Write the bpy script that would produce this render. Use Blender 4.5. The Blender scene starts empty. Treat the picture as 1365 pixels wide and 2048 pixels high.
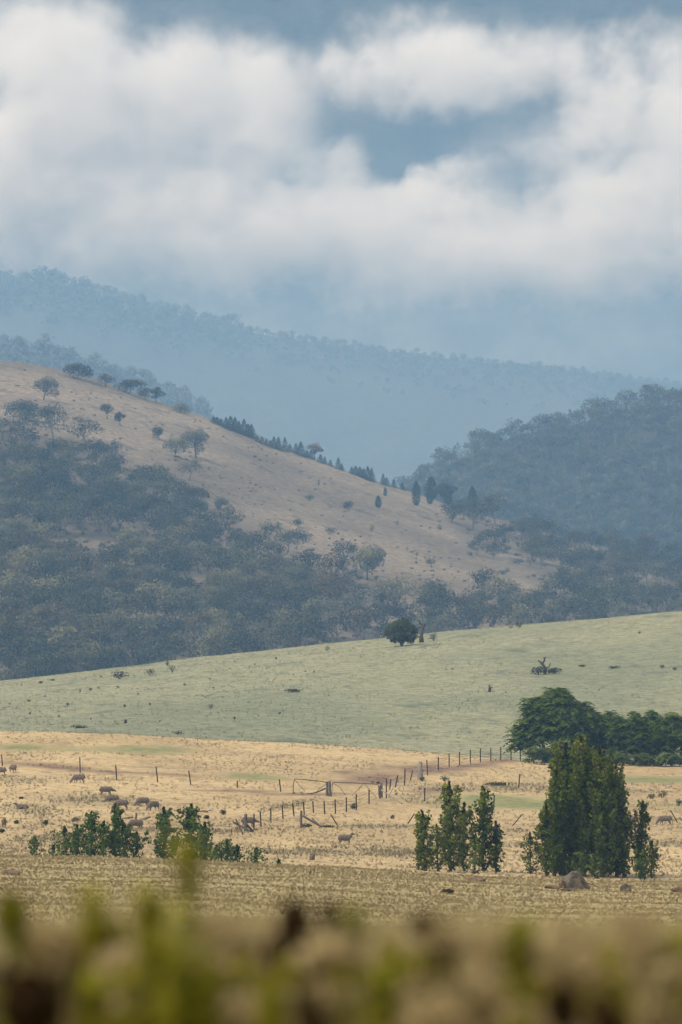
import bpy, math, random
import numpy as np
from mathutils import Vector, Matrix

# ------------------------------------------------------------------ camera, sky, sun, exposure
S = bpy.context.scene
COL = S.collection
K = 24.0 / 200.0 / 1365.0            # angle of one photo pixel through a 200 mm lens
HORIZON = 1500.0                     # photo row of eye level
PITCH = math.atan((HORIZON - 1024) * K)

cd = bpy.data.cameras.new("camera")
cam = bpy.data.objects.new("camera", cd); COL.objects.link(cam)
cd.sensor_fit = 'HORIZONTAL'; cd.sensor_width = 24.0; cd.lens = 200.0
cd.clip_start = 0.5; cd.clip_end = 60000
cam.location = (0, 0, 0); cam.rotation_euler = (math.pi / 2 + PITCH, 0, 0)
cd.dof.use_dof = True; cd.dof.focus_distance = 430.0; cd.dof.aperture_fstop = 4.0
S.camera = cam

SUN_EL, SUN_AZ = math.radians(52), math.radians(-125)     # azimuth from +Y, clockwise
W = bpy.data.worlds.new("World"); S.world = W; W.use_nodes = True
wn = W.node_tree.nodes; wl = W.node_tree.links
bg = wn['Background']
sky = wn.new('ShaderNodeTexSky'); sky.sky_type = 'NISHITA'; sky.sun_disc = False
sky.sun_elevation = SUN_EL; sky.sun_rotation = SUN_AZ
sky.air_density = 1.0; sky.dust_density = 1.0; sky.ozone_density = 1.0
hs = wn.new('ShaderNodeHueSaturation'); hs.inputs['Saturation'].default_value = 0.34   # overcast
wl.new(sky.outputs[0], hs.inputs['Color']); wl.new(hs.outputs[0], bg.inputs['Color'])
bg.inputs['Strength'].default_value = 0.105
W.cycles.sampling_method = 'MANUAL'; W.cycles.sample_map_resolution = 256

sd = bpy.data.lights.new("sun", 'SUN'); sun = bpy.data.objects.new("sun", sd); COL.objects.link(sun)
sd.energy = 1.5; sd.angle = math.radians(11); sd.color = (1.0, 0.93, 0.82)
sdir = Vector((math.cos(SUN_EL) * math.sin(SUN_AZ), math.cos(SUN_EL) * math.cos(SUN_AZ), math.sin(SUN_EL)))
sun.rotation_euler = sdir.to_track_quat('Z', 'Y').to_euler(); sun.location = sdir * 200

vs = S.view_settings
vs.view_transform = 'Standard'; vs.look = 'None'; vs.gamma = 1.0; vs.use_curve_mapping = False
vs.exposure = 0.92
cy = S.cycles
cy.max_bounces = 12; cy.diffuse_bounces = 2; cy.glossy_bounces = 1; cy.transmission_bounces = 3
cy.volume_bounces = 8; cy.transparent_max_bounces = 8; cy.use_denoising = True; cy.denoising_input_passes = 'RGB_ALBEDO_NORMAL'; cy.denoising_prefilter = 'ACCURATE'
cy.sample_clamp_indirect = 4.0; cy.caustics_reflective = False; cy.caustics_refractive = False
cy.volume_max_steps = 256

# ------------------------------------------------------------------ helpers
def tag(o, label=None, cat=None, group=None, kind=None):
    if label: o['label'] = label
    if cat: o['category'] = cat
    if group: o['group'] = group
    if kind: o['kind'] = kind
    return o

def link_mesh(name, me, mats, parent=None, loc=(0, 0, 0)):
    o = bpy.data.objects.new(name, me); COL.objects.link(o)
    for m in (mats if isinstance(mats, (list, tuple)) else [mats]):
        me.materials.append(m)
    o.location = loc
    if parent: o.parent = parent
    return o

def empty(name, loc=(0, 0, 0), rz=0.0, scale=1.0):
    o = bpy.data.objects.new(name, None); COL.objects.link(o)
    o.location = loc; o.rotation_euler = (0, 0, rz); o.scale = (scale,) * 3 if not isinstance(scale, tuple) else scale
    o.empty_display_size = 0.3
    return o

def make_mesh(name, V, F, smooth=False, attrs=None, mat_idx=None):
    """V (n,3), F (m,k) all faces with the same number of corners"""
    me = bpy.data.meshes.new(name)
    V = np.ascontiguousarray(V, np.float32); F = np.ascontiguousarray(F, np.int32)
    n, (m, k) = len(V), F.shape
    me.vertices.add(n); me.vertices.foreach_set('co', V.ravel())
    me.loops.add(m * k); me.loops.foreach_set('vertex_index', F.ravel())
    me.polygons.add(m); me.polygons.foreach_set('loop_start', np.arange(0, m * k, k, dtype=np.int32))
    me.polygons.foreach_set('loop_total', np.full(m, k, np.int32))
    me.polygons.foreach_set('use_smooth', np.full(m, bool(smooth)))
    if mat_idx is not None: me.polygons.foreach_set('material_index', np.ascontiguousarray(mat_idx, np.int32))
    for nm, a in (attrs or {}).items():
        a = np.ascontiguousarray(a, np.float32)
        if a.ndim == 2 and a.shape[1] == 3:
            at = me.attributes.new(nm, 'FLOAT_VECTOR', 'POINT'); at.data.foreach_set('vector', a.ravel())
        elif a.ndim == 1:
            at = me.attributes.new(nm, 'FLOAT', 'POINT'); at.data.foreach_set('value', a)
        else:
            at = me.attributes.new(nm, 'FLOAT_COLOR', 'POINT'); at.data.foreach_set('color', a.ravel())
    me.update(calc_edges=True); me.validate()
    return me

class Geo:
    """quads (and quads only) collected for one mesh"""
    def __init__(s): s.V = []; s.F = []; s.A = []; s.M = []; s.N = []; s.n = 0
    def add(s, V, F, a=0.5, m=0, nrm=None):
        V = np.asarray(V, float).reshape(-1, 3); F = np.asarray(F, int).reshape(-1, 4)
        s.V.append(V); s.F.append(F + s.n); s.n += len(V)
        s.A.append(np.broadcast_to(np.asarray(a, float), (len(V),)).copy()); s.M.append(np.full(len(F), m)); s.N.append(np.zeros((len(V), 3)) if nrm is None else np.broadcast_to(np.asarray(nrm, float), (len(V), 3)))
    def tube(s, pts, rad, sides=6, a=0.5, m=0):
        pts = np.asarray(pts, float); rad = np.broadcast_to(np.asarray(rad, float), (len(pts),))
        n = len(pts); T = np.gradient(pts, axis=0); T /= np.linalg.norm(T, axis=1)[:, None] + 1e-9
        ref = np.array([0, 0, 1.0]) if abs(T[:, 2].mean()) < 0.8 else np.array([1.0, 0, 0])
        A1 = np.cross(T, ref); A1 /= np.linalg.norm(A1, axis=1)[:, None] + 1e-9; A2 = np.cross(T, A1)
        th = np.arange(sides) * 2 * math.pi / sides
        V = (pts[:, None, :] + rad[:, None, None] * (np.cos(th)[None, :, None] * A1[:, None, :] + np.sin(th)[None, :, None] * A2[:, None, :])).reshape(-1, 3)
        i = np.arange(n - 1)[:, None] * sides; j = np.arange(sides)[None, :]; j2 = (j + 1) % sides
        F = np.stack([i + j, i + j2, i + sides + j2, i + sides + j], -1).reshape(-1, 4)
        V = np.vstack([V, pts[:1], pts[-1:]]); c0, c1 = n * sides, n * sides + 1
        caps = []
        for q in range(0, sides, 2):
            caps.append([c0, (q + 2) % sides, (q + 1) % sides, q])
            b = (n - 1) * sides; caps.append([c1, b + q, b + (q + 1) % sides, b + (q + 2) % sides])
        s.add(V, np.vstack([F, caps]), a, m)
    def mesh(s, name, smooth=False, attr='v'):
        return make_mesh(name, np.vstack(s.V), np.vstack(s.F), smooth, {attr: np.concatenate(s.A), 'nrm': np.vstack(s.N)}, np.concatenate(s.M))

def vnoise(x, y, seed=0):
    x = np.asarray(x, float); y = np.asarray(y, float)
    xi = np.floor(x); yi = np.floor(y); fx = x - xi; fy = y - yi
    fx = fx * fx * fx * (fx * (fx * 6 - 15) + 10); fy = fy * fy * fy * (fy * (fy * 6 - 15) + 10)
    def h(a, b):
        q = np.sin(a * 127.1 + b * 311.7 + seed * 74.7) * 43758.5453
        return q - np.floor(q)
    return ((h(xi, yi) * (1 - fx) + h(xi + 1, yi) * fx) * (1 - fy) + (h(xi, yi + 1) * (1 - fx) + h(xi + 1, yi + 1) * fx) * fy) * 2 - 1

def fbm(x, y, octs=4, seed=0):
    t = 0; a = 1.0; f = 1.0; n = 0
    for o in range(octs):
        t = t + a * vnoise(x * f, y * f, seed + o * 13); n += a; a *= 0.5; f *= 2.03
    return t / n

# material helper
class Mat:
    def __init__(s, name):
        s.m = bpy.data.materials.new(name); s.m.use_nodes = True
        s.t = s.m.node_tree; s.n = s.t.nodes; s.l = s.t.links
        s.b = s.n['Principled BSDF']; s.b.inputs['Roughness'].default_value = 0.9
        s.b.inputs['Specular IOR Level'].default_value = 0.15
        s.out = s.n['Material Output']
    def new(s, t, **kw):
        n = s.n.new(t)
        for k, v in kw.items(): setattr(n, k, v)
        return n
    def put(s, sock, v):
        if isinstance(v, bpy.types.NodeSocket): s.l.new(v, sock)
        elif isinstance(v, (tuple, list)) and len(v) == 3 and sock.type == 'RGBA': sock.default_value = (*v, 1)
        else: sock.default_value = v
    def math(s, op, a, b=0.0, clamp=False):
        n = s.new('ShaderNodeMath', operation=op, use_clamp=clamp); s.put(n.inputs[0], a); s.put(n.inputs[1], b); return n.outputs[0]
    def vm(s, op, a, b=None):
        n = s.new('ShaderNodeVectorMath', operation=op); s.put(n.inputs[0], a)
        if b is not None: s.put(n.inputs[1], b)
        return n.outputs['Value'] if op in ('LENGTH', 'DOT_PRODUCT') else n.outputs[0]
    def mix(s, f, a, b):
        n = s.new('ShaderNodeMix', data_type='RGBA'); s.put(n.inputs['Factor'], f); s.put(n.inputs['A'], a); s.put(n.inputs['B'], b); return n.outputs['Result']
    def ramp(s, f, lo, hi, a=0.0, b=1.0):
        n = s.new('ShaderNodeMapRange', interpolation_type='SMOOTHSTEP'); s.put(n.inputs['Value'], f)
        for i, v in zip(('From Min', 'From Max', 'To Min', 'To Max'), (lo, hi, a, b)): s.put(n.inputs[i], v)
        return n.outputs[0]
    def pos(s): return s.new('ShaderNodeNewGeometry').outputs['Position']
    def noise(s, scale, detail=4, rough=0.55, vec=None, stretch=None):
        v = vec if vec is not None else s.pos()
        if stretch: v = s.vm('MULTIPLY', v, stretch)
        n = s.new('ShaderNodeTexNoise'); s.put(n.inputs['Vector'], v)
        n.inputs['Scale'].default_value = scale; n.inputs['Detail'].default_value = detail; n.inputs['Roughness'].default_value = rough
        return n.outputs['Fac']
    def attr(s, nm, what='Fac'):
        n = s.new('ShaderNodeAttribute', attribute_name=nm); return n.outputs[what]
    def color(s, c): s.put(s.b.inputs['Base Color'], c); return s.m
    def bump(s, h, strength=0.5, dist=0.1):
        n = s.new('ShaderNodeBump'); s.put(n.inputs['Height'], h); n.inputs['Strength'].default_value = strength; n.inputs['Distance'].default_value = dist
        s.l.new(n.outputs[0], s.b.inputs['Normal'])

def dirs(row):
    d = (np.asarray(row, float) - 1024) * K
    return math.sin(PITCH) - d * math.cos(PITCH), math.cos(PITCH) + d * math.sin(PITCH)
def tan_row(row):
    a, b = dirs(row); return a / b
def curve(pts):
    xs = np.array([p[0] for p in pts], float); ys = np.array([p[1] for p in pts], float)
    g = np.linspace(xs[0], xs[-1], 400); v = np.interp(g, xs, ys)
    ker = np.hanning(13); ker /= ker.sum()
    v = np.convolve(np.pad(v, 6, mode='edge'), ker, 'valid')
    return lambda u: np.interp(u, g, v)

# ------------------------------------------------------------------ landforms
class Land:
    """ground described by stations: at distance Y the ground lies at row f(u) of the eye's view; gives z at any (X, Y)"""
    def __init__(s, stations, noise=None):
        s.Y = np.array([a for a, b in stations], float); s.f = [b for a, b in stations]; s.noise = noise
    def zU(s, u, Y):
        u = np.asarray(u, float); Y = np.asarray(Y, float); u, Y = np.broadcast_arrays(u, Y)
        Z = np.stack([tan_row(f(u)) * y if callable(f) else np.full(u.shape, float(f)) for y, f in zip(s.Y, s.f)], 0)
        # cubic Hermite with limited slopes (stays monotone between stations)
        h = np.diff(s.Y)[(...,) + (None,) * u.ndim]; d = np.diff(Z, axis=0) / h
        m = np.zeros_like(Z); m[0] = d[0]; m[-1] = d[-1]
        same = (d[:-1] * d[1:]) > 0
        m[1:-1] = np.where(same, 2 * d[:-1] * d[1:] / np.where(same, d[:-1] + d[1:], 1), 0)
        i = np.clip(np.searchsorted(s.Y, Y, side='right') - 1, 0, len(s.Y) - 2)
        g = lambda A, k: np.take_along_axis(A, k[None], 0)[0]
        hh = np.diff(s.Y)[i]; t = np.clip((Y - s.Y[i]) / hh, 0, 1)
        z = (2*t**3-3*t**2+1)*g(Z, i) + (t**3-2*t**2+t)*hh*g(m, i) + (-2*t**3+3*t**2)*g(Z, i+1) + (t**3-t**2)*hh*g(m, i+1)
        if s.noise is not None: z = z + s.noise((u - 682.5) * K * Y, Y)
        return z
    def z(s, X, Y):
        return s.zU(np.asarray(X) / (K * np.asarray(Y)) + 682.5, Y)
    def at(s, u, row, Y0=None, Y1=None):
        """point of this ground seen at column u, row"""
        Y = np.linspace(Y0 or max(s.Y[0], 60.0), Y1 or s.Y[-1], 3000); z = s.zU(np.full(Y.shape, float(u)), Y)
        r = z / Y; i = int(np.argmax(r >= tan_row(row)))
        if r[i] < tan_row(row): i = int(np.argmax(r))
        return Vector(((u - 682.5) * K * Y[i], float(Y[i]), float(z[i])))
    def sheet(s, name, Ys, us, mat, attrs=None):
        U, YY = np.meshgrid(us, Ys); Z = s.zU(U, YY); X = (U - 682.5) * K * YY
        V = np.stack([X, YY, Z], -1).reshape(-1, 3); nu, ny = len(us), len(Ys)
        i = np.arange(ny - 1)[:, None] * nu + np.arange(nu - 1)[None, :]
        F = np.stack([i, i + 1, i + nu + 1, i + nu], -1).reshape(-1, 4)
        at = {k: f(U, YY, X, Z).reshape(-1, 4) for k, f in (attrs or {}).items()}
        return tag(link_mesh(name, make_mesh(name, V, F, True, at), mat), kind='structure')

crest = curve([(-900, 1706), (0, 1714), (341, 1722), (682, 1738), (900, 1752), (1100, 1762), (1365, 1768), (2200, 1776)])
edge = curve([(-900, 1450), (0, 1462), (240, 1468), (400, 1478), (600, 1488), (750, 1498), (880, 1507), (1000, 1518), (1100, 1526), (1365, 1530), (2200, 1540)])
green = curve([(-900, 1440), (-300, 1397), (0, 1363), (100, 1352), (240, 1335), (400, 1315), (600, 1293), (760, 1279), (900, 1263), (1040, 1250), (1200, 1238), (1365, 1223), (2200, 1180)])
hill = curve([(-900, 800), (-500, 735), (-200, 722), (0, 727), (60, 731), (130, 743), (210, 766), (300, 801), (380, 826), (440, 849), (520, 881), (600, 913), (680, 942), (760, 968), (830, 990), (900, 1012), (960, 1032), (1040, 1050), (1120, 1075), (1200, 1095), (1365, 1130), (1700, 1220), (2200, 1330)])
hill2 = curve([(-900, 1250), (500, 1120), (740, 1040), (820, 995), (860, 958), (900, 932), (960, 905), (1040, 880), (1120, 865), (1180, 845), (1240, 826), (1300, 815), (1365, 815), (1700, 740), (2200, 650)])
ridge1 = curve([(-900, 590), (-300, 660), (0, 706), (100, 722), (220, 752), (320, 785), (500, 870), (800, 1000), (2200, 1150)])
ridge2 = curve([(-900, 480), (-300, 545), (0, 572), (90, 564), (200, 592), (330, 628), (430, 652), (560, 672), (720, 698), (860, 716), (1100, 740), (1365, 775), (2200, 850)])
plus = lambda f, d: (lambda u: f(u) + d)
lerp = lambda f, g, t: (lambda u: f(u) * (1 - t) + g(u) * t)
const = lambda v: (lambda u: np.full(np.shape(u), float(v)))

def damp(a, b, Y): return np.clip((Y - a) / (b - a), 0, 1)
near_land = Land([(-60, -1.2), (0, -1.15), (14, -1.12), (30, -1.55), (60, -2.5), (150, plus(crest, 108)), (220, plus(crest, 42)), (290, crest), (306, plus(crest, 45)), (330, plus(crest, 120))],
                 lambda X, Y: 0.05 * fbm(X / 4.0, Y / 4.0, 3, 3) + 0.16 * damp(60, 160, Y) * fbm(X / 9.0, Y / 14.0, 3, 5))
pad_land = Land([(296, plus(crest, 60)), (318, plus(crest, 12)), (330, plus(crest, 3)), (350, plus(crest, -8)), (400, lerp(crest, edge, 0.20)), (440, lerp(crest, edge, 0.37)), (480, lerp(crest, edge, 0.56)), (510, lerp(crest, edge, 0.71)), (545, lerp(crest, edge, 0.87)), (585, edge), (610, plus(edge, 10)), (660, plus(edge, 60))],
                lambda X, Y: 0.10 * fbm(X / 5.0, Y / 9.0, 3, 11) + 0.05 * fbm(X / 1.7, Y / 2.4, 2, 12))
green_land = Land([(622, plus(edge, 50)), (650, plus(edge, 26)), (690, plus(edge, 4)), (770, lerp(edge, green, 0.38)), (860, lerp(edge, green, 0.72)), (930, lerp(edge, green, 0.92)), (985, green), (1040, plus(green, 12)), (1150, plus(green, 75)), (1350, const(1475))],
                  lambda X, Y: 0.20 * fbm(X / 9.0, Y / 16.0, 3, 21))
hill_land = Land([(1250, const(1490)), (1450, const(1440)), (1750, lambda u: 0.68 * 1400 + 0.32 * np.minimum(hill(u) + 60, 1250)), (2050, lambda u: 0.36 * 1400 + 0.64 * hill(u) + 10), (2350, lambda u: 0.09 * 1400 + 0.91 * hill(u)), (2520, hill), (2650, plus(hill, 45)), (2900, plus(hill, 220))],
                 lambda X, Y: 3.0 * fbm(X / 90.0, Y / 150.0, 3, 31) * damp(1300, 1500, Y) * (1 - 0.6 * damp(2300, 2500, Y)) + 0.5 * fbm(X / 14.0, Y / 20.0, 2, 33))
hill2_land = Land([(2800, const(1440)), (3050, lerp(const(1400), hill2, 0.35)), (3300, lerp(const(1400), hill2, 0.75)), (3550, hill2), (3700, plus(hill2, 60)), (3900, plus(hill2, 250))],
                  lambda X, Y: 5.0 * fbm(X / 120.0, Y / 200.0, 3, 41))
ridge1_land = Land([(4600, const(1440)), (4900, lerp(const(1350), ridge1, 0.6)), (5200, ridge1), (5400, plus(ridge1, 120))], lambda X, Y: 6.0 * fbm(X / 150.0, Y / 250.0, 3, 51))
ridge2_land = Land([(6900, const(1420)), (7100, lerp(const(1300), ridge2, 0.35)), (7350, lerp(const(1300), ridge2, 0.80)), (7650, ridge2), (7950, plus(ridge2, 70)), (8800, const(1250))], lambda X, Y: 8.0 * fbm(X / 170.0, Y / 300.0, 4, 61))
# ------------------------------------------------------------------ ground materials
def m_ground(name, c1, c2, c3, s_big, s_mid, s_fine, stretch=(1, 1, 1), bump=0.4, bd=0.15, fine=(0.72, 1.25)):
    m = Mat(name)
    f1 = m.noise(s_big, 4, 0.6, stretch=stretch); f2 = m.noise(s_mid, 5, 0.65, stretch=stretch); f3 = m.noise(s_fine, 3, 0.7)
    c = m.mix(m.ramp(f1, 0.36, 0.62), c1, c2)
    c = m.mix(m.ramp(f2, 0.52, 0.72), c, c3)
    hsv = m.new('ShaderNodeHueSaturation'); m.put(hsv.inputs['Color'], c); m.put(hsv.inputs['Value'], m.ramp(f3, 0.25, 0.75, *fine))
    m.color(hsv.outputs[0])
    m.bump(m.math('ADD', m.math('MULTIPLY', f2, 0.7), m.math('MULTIPLY', f3, 0.6)), bump, bd)
    return m

def zones_rgba(U, Y, X, Z):
    """soil / green / weed zones of the paddock, as seen from the fence lines"""
    R = np.zeros(U.shape + (4,)); R[..., 3] = 1
    row = 1500 - Z / Y / K
    n = fbm(X / 6.0, Y / 14.0, 4, 71); n2 = fbm(X / 2.5, Y / 6.0, 3, 72)
    def blob(cu, cr, wu, wr, tilt=0.0):
        du = (U - cu) / wu; dr = (row - cr - tilt * (U - cu)) / wr
        return np.clip(1.25 - np.sqrt(du * du + dr * dr) + 0.5 * n + 0.25 * n2, 0, 1)
    mx = np.maximum
    soil = 0
    for a in ((755, 1556, 105, 19, -0.10), (840, 1541, 85, 15, -0.15), (930, 1533, 95, 9, -0.1), (1010, 1522, 70, 6, -0.05), (110, 1533, 130, 6, 0.07), (250, 1545, 150, 4, 0.05), (620, 1588, 140, 4, 0.0), (470, 1582, 110, 4, 0.02), (880, 1580, 70, 8, 0.0), (690, 1545, 30, 5, 0)):
        soil = mx(soil, blob(*a))
    grn = 0
    for a in ((1090, 1608, 260, 13, 0.012), (1000, 1598, 150, 10, 0.03), (500, 1554, 75, 7, 0.07), (250, 1500, 190, 9, 0.02), (40, 1495, 70, 6, 0.0), (1280, 1560, 200, 7, 0.0)):
        grn = mx(grn, blob(*a))
    weed = 0
    for a in ((180, 1600, 120, 16, 0.05), (40, 1560, 90, 10, 0.05), (60, 1620, 80, 14, 0.1), (1000, 1575, 190, 10, 0.02), (830, 1598, 70, 13, 0.15), (760, 1654, 110, 5, 0), (960, 1662, 120, 5, 0), (640, 1706, 120, 12, 0), (780, 1705, 110, 9, 0), (450, 1662, 70, 6, 0), (330, 1660, 100, 6, 0), (1180, 1580, 120, 8, 0), (1330, 1640, 70, 6, 0), (1330, 1688, 60, 8, 0), (1040, 1690, 80, 7, 0), (580, 1610, 60, 6, -0.2), (100, 1680, 90, 9, 0)):
        weed = mx(weed, 0.8 * blob(*a))
    R[..., 0] = soil; R[..., 1] = grn; R[..., 2] = weed
    return R

M_field = m_ground("near_field_grass", (0.32, 0.245, 0.108), (0.40, 0.305, 0.14), (0.26, 0.21, 0.09), 0.06, 0.35, 1.6)
M_field = M_field.m
mp = m_ground("dry_paddock_grass", (0.41, 0.295, 0.145), (0.52, 0.38, 0.19), (0.265, 0.19, 0.10), 0.05, 0.28, 1.3, (1, 0.55, 1), 0.5)
z = mp.new('ShaderNodeAttribute', attribute_name='zone'); sp = mp.new('ShaderNodeSeparateColor'); mp.l.new(z.outputs['Color'], sp.inputs[0])
old = mp.b.inputs['Base Color'].links[0].from_socket
brk = mp.noise(0.9, 4, 0.7)
k = lambda s, a: mp.math('MULTIPLY', s, mp.ramp(brk, 0.3, 0.62, 0.45, a))
c = mp.mix(k(sp.outputs[2], 0.9), old, (0.27, 0.215, 0.115))
c = mp.mix(k(sp.outputs[1], 0.95), c, (0.155, 0.185, 0.062))
c = mp.mix(k(sp.outputs[0], 1.0), c, (0.155, 0.090, 0.062))
mp.color(c); M_pad = mp.m
M_green = m_ground("green_pasture_grass", (0.205, 0.213, 0.122), (0.275, 0.262, 0.15), (0.122, 0.14, 0.085), 0.025, 0.10, 0.55, (1, 0.45, 1), 0.6, 0.4).m
mhill = m_ground("dry_hillside", (0.148, 0.115, 0.074), (0.245, 0.192, 0.127), (0.07, 0.058, 0.04), 0.015, 0.06, 0.38, (1, 0.6, 1.6), 1.0, 1.6, (0.55, 1.40))
M_hill = mhill.m
M_wood = m_ground("forest_floor", (0.03, 0.034, 0.026), (0.045, 0.045, 0.034), (0.022, 0.026, 0.02), 0.01, 0.05, 0.2, (1, 1, 1), 0.8, 2.0).m
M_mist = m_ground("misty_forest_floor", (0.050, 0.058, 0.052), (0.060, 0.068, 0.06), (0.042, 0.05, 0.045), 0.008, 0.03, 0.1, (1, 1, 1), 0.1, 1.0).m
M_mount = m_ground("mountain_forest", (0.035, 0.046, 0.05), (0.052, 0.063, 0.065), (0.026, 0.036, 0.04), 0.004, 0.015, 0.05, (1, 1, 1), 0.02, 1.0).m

us = np.linspace(-500, 1865, 240)
# near field: a plain world grid, so it also passes under the camera
def world_grid(name, land, xs, ys, mat):
    Xg, Yg = np.meshgrid(xs, ys); ug = Xg / (K * np.maximum(Yg, 40.0)) + 682.5
    Z = land.zU(ug, Yg); V = np.stack([Xg, Yg, Z], -1).reshape(-1, 3); nu, ny = len(xs), len(ys)
    i = np.arange(ny - 1)[:, None] * nu + np.arange(nu - 1)[None, :]
    F = np.stack([i, i + 1, i + nu + 1, i + nu], -1).reshape(-1, 4)
    return tag(link_mesh(name, make_mesh(name, V, F, True), mat), kind='structure')
world_grid('near_field', near_land, np.linspace(-55, 55, 150), np.linspace(-40, 330, 260), M_field)
pad_land.sheet('dry_paddock', np.linspace(296, 660, 300), us, M_pad, {'zone': zones_rgba})
green_land.sheet('green_pasture', np.linspace(622, 1350, 240), us, M_green)
wt = curve([(-300, 850), (0, 850), (60, 858), (120, 868), (180, 890), (230, 930), (300, 962), (370, 980), (420, 1030), (470, 1075), (520, 1100), (600, 1120), (650, 1140), (700, 1145), (760, 1170), (800, 1222), (900, 1232), (1000, 1232), (1080, 1225), (1140, 1190), (2200, 1190)])
wr = curve([(-900, 0), (860, 900), (900, 1050), (940, 1082), (1000, 1108), (1050, 1135), (1085, 1180), (1120, 1240), (1200, 1420), (2200, 1420)])
def litter(U, Y, X, Z):
    row = 1500 - Z / Y / K; n = 22 * fbm(X / 22.0, Y / 50.0, 4, 92)
    w = np.maximum(damp(-25, 30, row - wt(U) + n), np.where(U > 860, damp(-25, 25, wr(U) - row + n), 0))
    A = np.zeros(U.shape + (4,)); A[..., 0] = w; A[..., 3] = 1; return A
mh = mhill; oldc = mh.b.inputs['Base Color'].links[0].from_socket; za = mh.new('ShaderNodeAttribute', attribute_name='litter'); zs = mh.new('ShaderNodeSeparateColor'); mh.l.new(za.outputs['Color'], zs.inputs[0])
mh.color(mh.mix(mh.math('MULTIPLY', zs.outputs[0], mh.ramp(mh.noise(0.05, 4, .65), .62, .38, .25, .95)), oldc, (0.082, 0.066, 0.045)))
hill_land.sheet('dry_hill', np.linspace(1250, 2900, 260), us, M_hill, {'litter': litter})
hill2_land.sheet('wooded_hill', np.linspace(2800, 3900, 100), np.linspace(-500, 1865, 160), M_wood)
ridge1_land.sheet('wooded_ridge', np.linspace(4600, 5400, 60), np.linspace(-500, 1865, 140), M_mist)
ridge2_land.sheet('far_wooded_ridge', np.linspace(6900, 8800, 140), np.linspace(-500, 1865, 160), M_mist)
mount = Land([(10200, const(1300)), (10700, const(800)), (11700, const(350)), (13000, const(-220)), (13500, const(-240))], lambda X, Y: 55.0 * fbm(X / 260.0, Y / 700.0, 5, 81))
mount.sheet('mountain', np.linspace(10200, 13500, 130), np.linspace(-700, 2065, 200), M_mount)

# ------------------------------------------------------------------ low cloud lying along the mountain (beyond the haze)
YC = 9650.0
puffs = [(-60, 410, 430, 190, 230), (330, 455, 420, 155, 240), (740, 480, 420, 145, 230), (1130, 500, 400, 140, 210), (1470, 450, 320, 185, 230),
         (250, 170, 400, 190, 200), (520, 245, 150, 130, 150), (905, 125, 365, 122, 190), (1325, 205, 245, 195, 190), (672, 335, 90, 75, 90), (935, 375, 115, 85, 100),
         (0, 60, 260, 130, 180), (1270, 400, 170, 110, 140), (110, 275, 210, 95, 180)]
VEIL = [(700, 700, 1100, 190, 260), (240, 300, 480, 190, 240), (1330, 300, 330, 240, 240), (640, 150, 500, 90, 240), (1080, 300, 200, 110, 200)]
def puff_geo():
    out = []
    for (u, r, a, b, d) in puffs:
        x = (u - 682.5) * K * YC; z = tan_row(r) * YC
        out.append((np.array([x, YC, z]), np.array([a * K * YC, d, b * K * YC])))
    return out
PG = puff_geo()
import bmesh
bm = bmesh.new()
VG = [(np.array([(u - 682.5) * K * YC, YC, tan_row(r) * YC]), np.array([a * K * YC, d, b * K * YC])) for (u, r, a, b, d) in VEIL]
for c0, r0 in PG + VG:
    g = bmesh.ops.create_icosphere(bm, subdivisions=3, radius=1.0)
    for v in g['verts']: v.co = Vector(c0 + np.array(v.co) * (r0 * 1.02 + 45))
me = bpy.data.meshes.new('cloud'); bm.to_mesh(me); bm.free()
tmp = bpy.data.objects.new('cloud_tmp', me); COL.objects.link(tmp)
md = tmp.modifiers.new('r', 'REMESH'); md.mode = 'VOXEL'; md.voxel_size = 28.0
me2 = bpy.data.meshes.new_from_object(tmp.evaluated_get(bpy.context.evaluated_depsgraph_get()))
bpy.data.objects.remove(tmp); me2.name = 'cloud'
mc = Mat('cloud_vapour'); mc.n.remove(mc.b)
P = mc.pos()
Ps = mc.vm('MULTIPLY', P, (1.0, 0.3, 1.15))
nz = mc.new('ShaderNodeTexNoise'); mc.put(nz.inputs['Vector'], Ps); nz.inputs['Scale'].default_value = 0.0065; nz.inputs['Detail'].default_value = 8; nz.inputs['Roughness'].default_value = 0.66
dv = mc.vm('MULTIPLY', mc.vm('SUBTRACT', nz.outputs['Color'], (0.5, 0.5, 0.5)), (200.0, 160.0, 150.0))
Pd = mc.vm('ADD', P, dv)
tot = None
for c0, r0 in PG:
    q = mc.vm('MULTIPLY', mc.vm('SUBTRACT', Pd, tuple(c0)), tuple(1.0 / r0))
    w = mc.math('SUBTRACT', 1.0, mc.vm('DOT_PRODUCT', q, q)); w = mc.math('MAXIMUM', w, 0.0)
    tot = w if tot is None else mc.math('ADD', tot, w)
for (u, r_, a, b_, d) in VEIL:
    q = mc.vm('MULTIPLY', mc.vm('SUBTRACT', Pd, ((u - 682.5) * K * YC, YC, tan_row(r_) * YC)), (1 / (a * K * YC), 1.0 / d, 1 / (b_ * K * YC)))
    w = mc.math('MAXIMUM', mc.math('SUBTRACT', 1.0, mc.vm('DOT_PRODUCT', q, q)), 0.0)
    tot = mc.math('ADD', tot, mc.math('MULTIPLY', w, 0.27 if a < 1000 else 0.24))
fld = mc.math('ADD', tot, mc.math('MULTIPLY', mc.math('MULTIPLY', mc.math('SUBTRACT', nz.outputs['Fac'], 0.5), 3.4), mc.ramp(tot, 0.0, 0.55)))
den = mc.math('MULTIPLY', mc.math('POWER', mc.math('MINIMUM', mc.math('MAXIMUM', mc.math('MULTIPLY', fld, 0.7), 0.0), 1.0), 1.6), 0.022)
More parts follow.
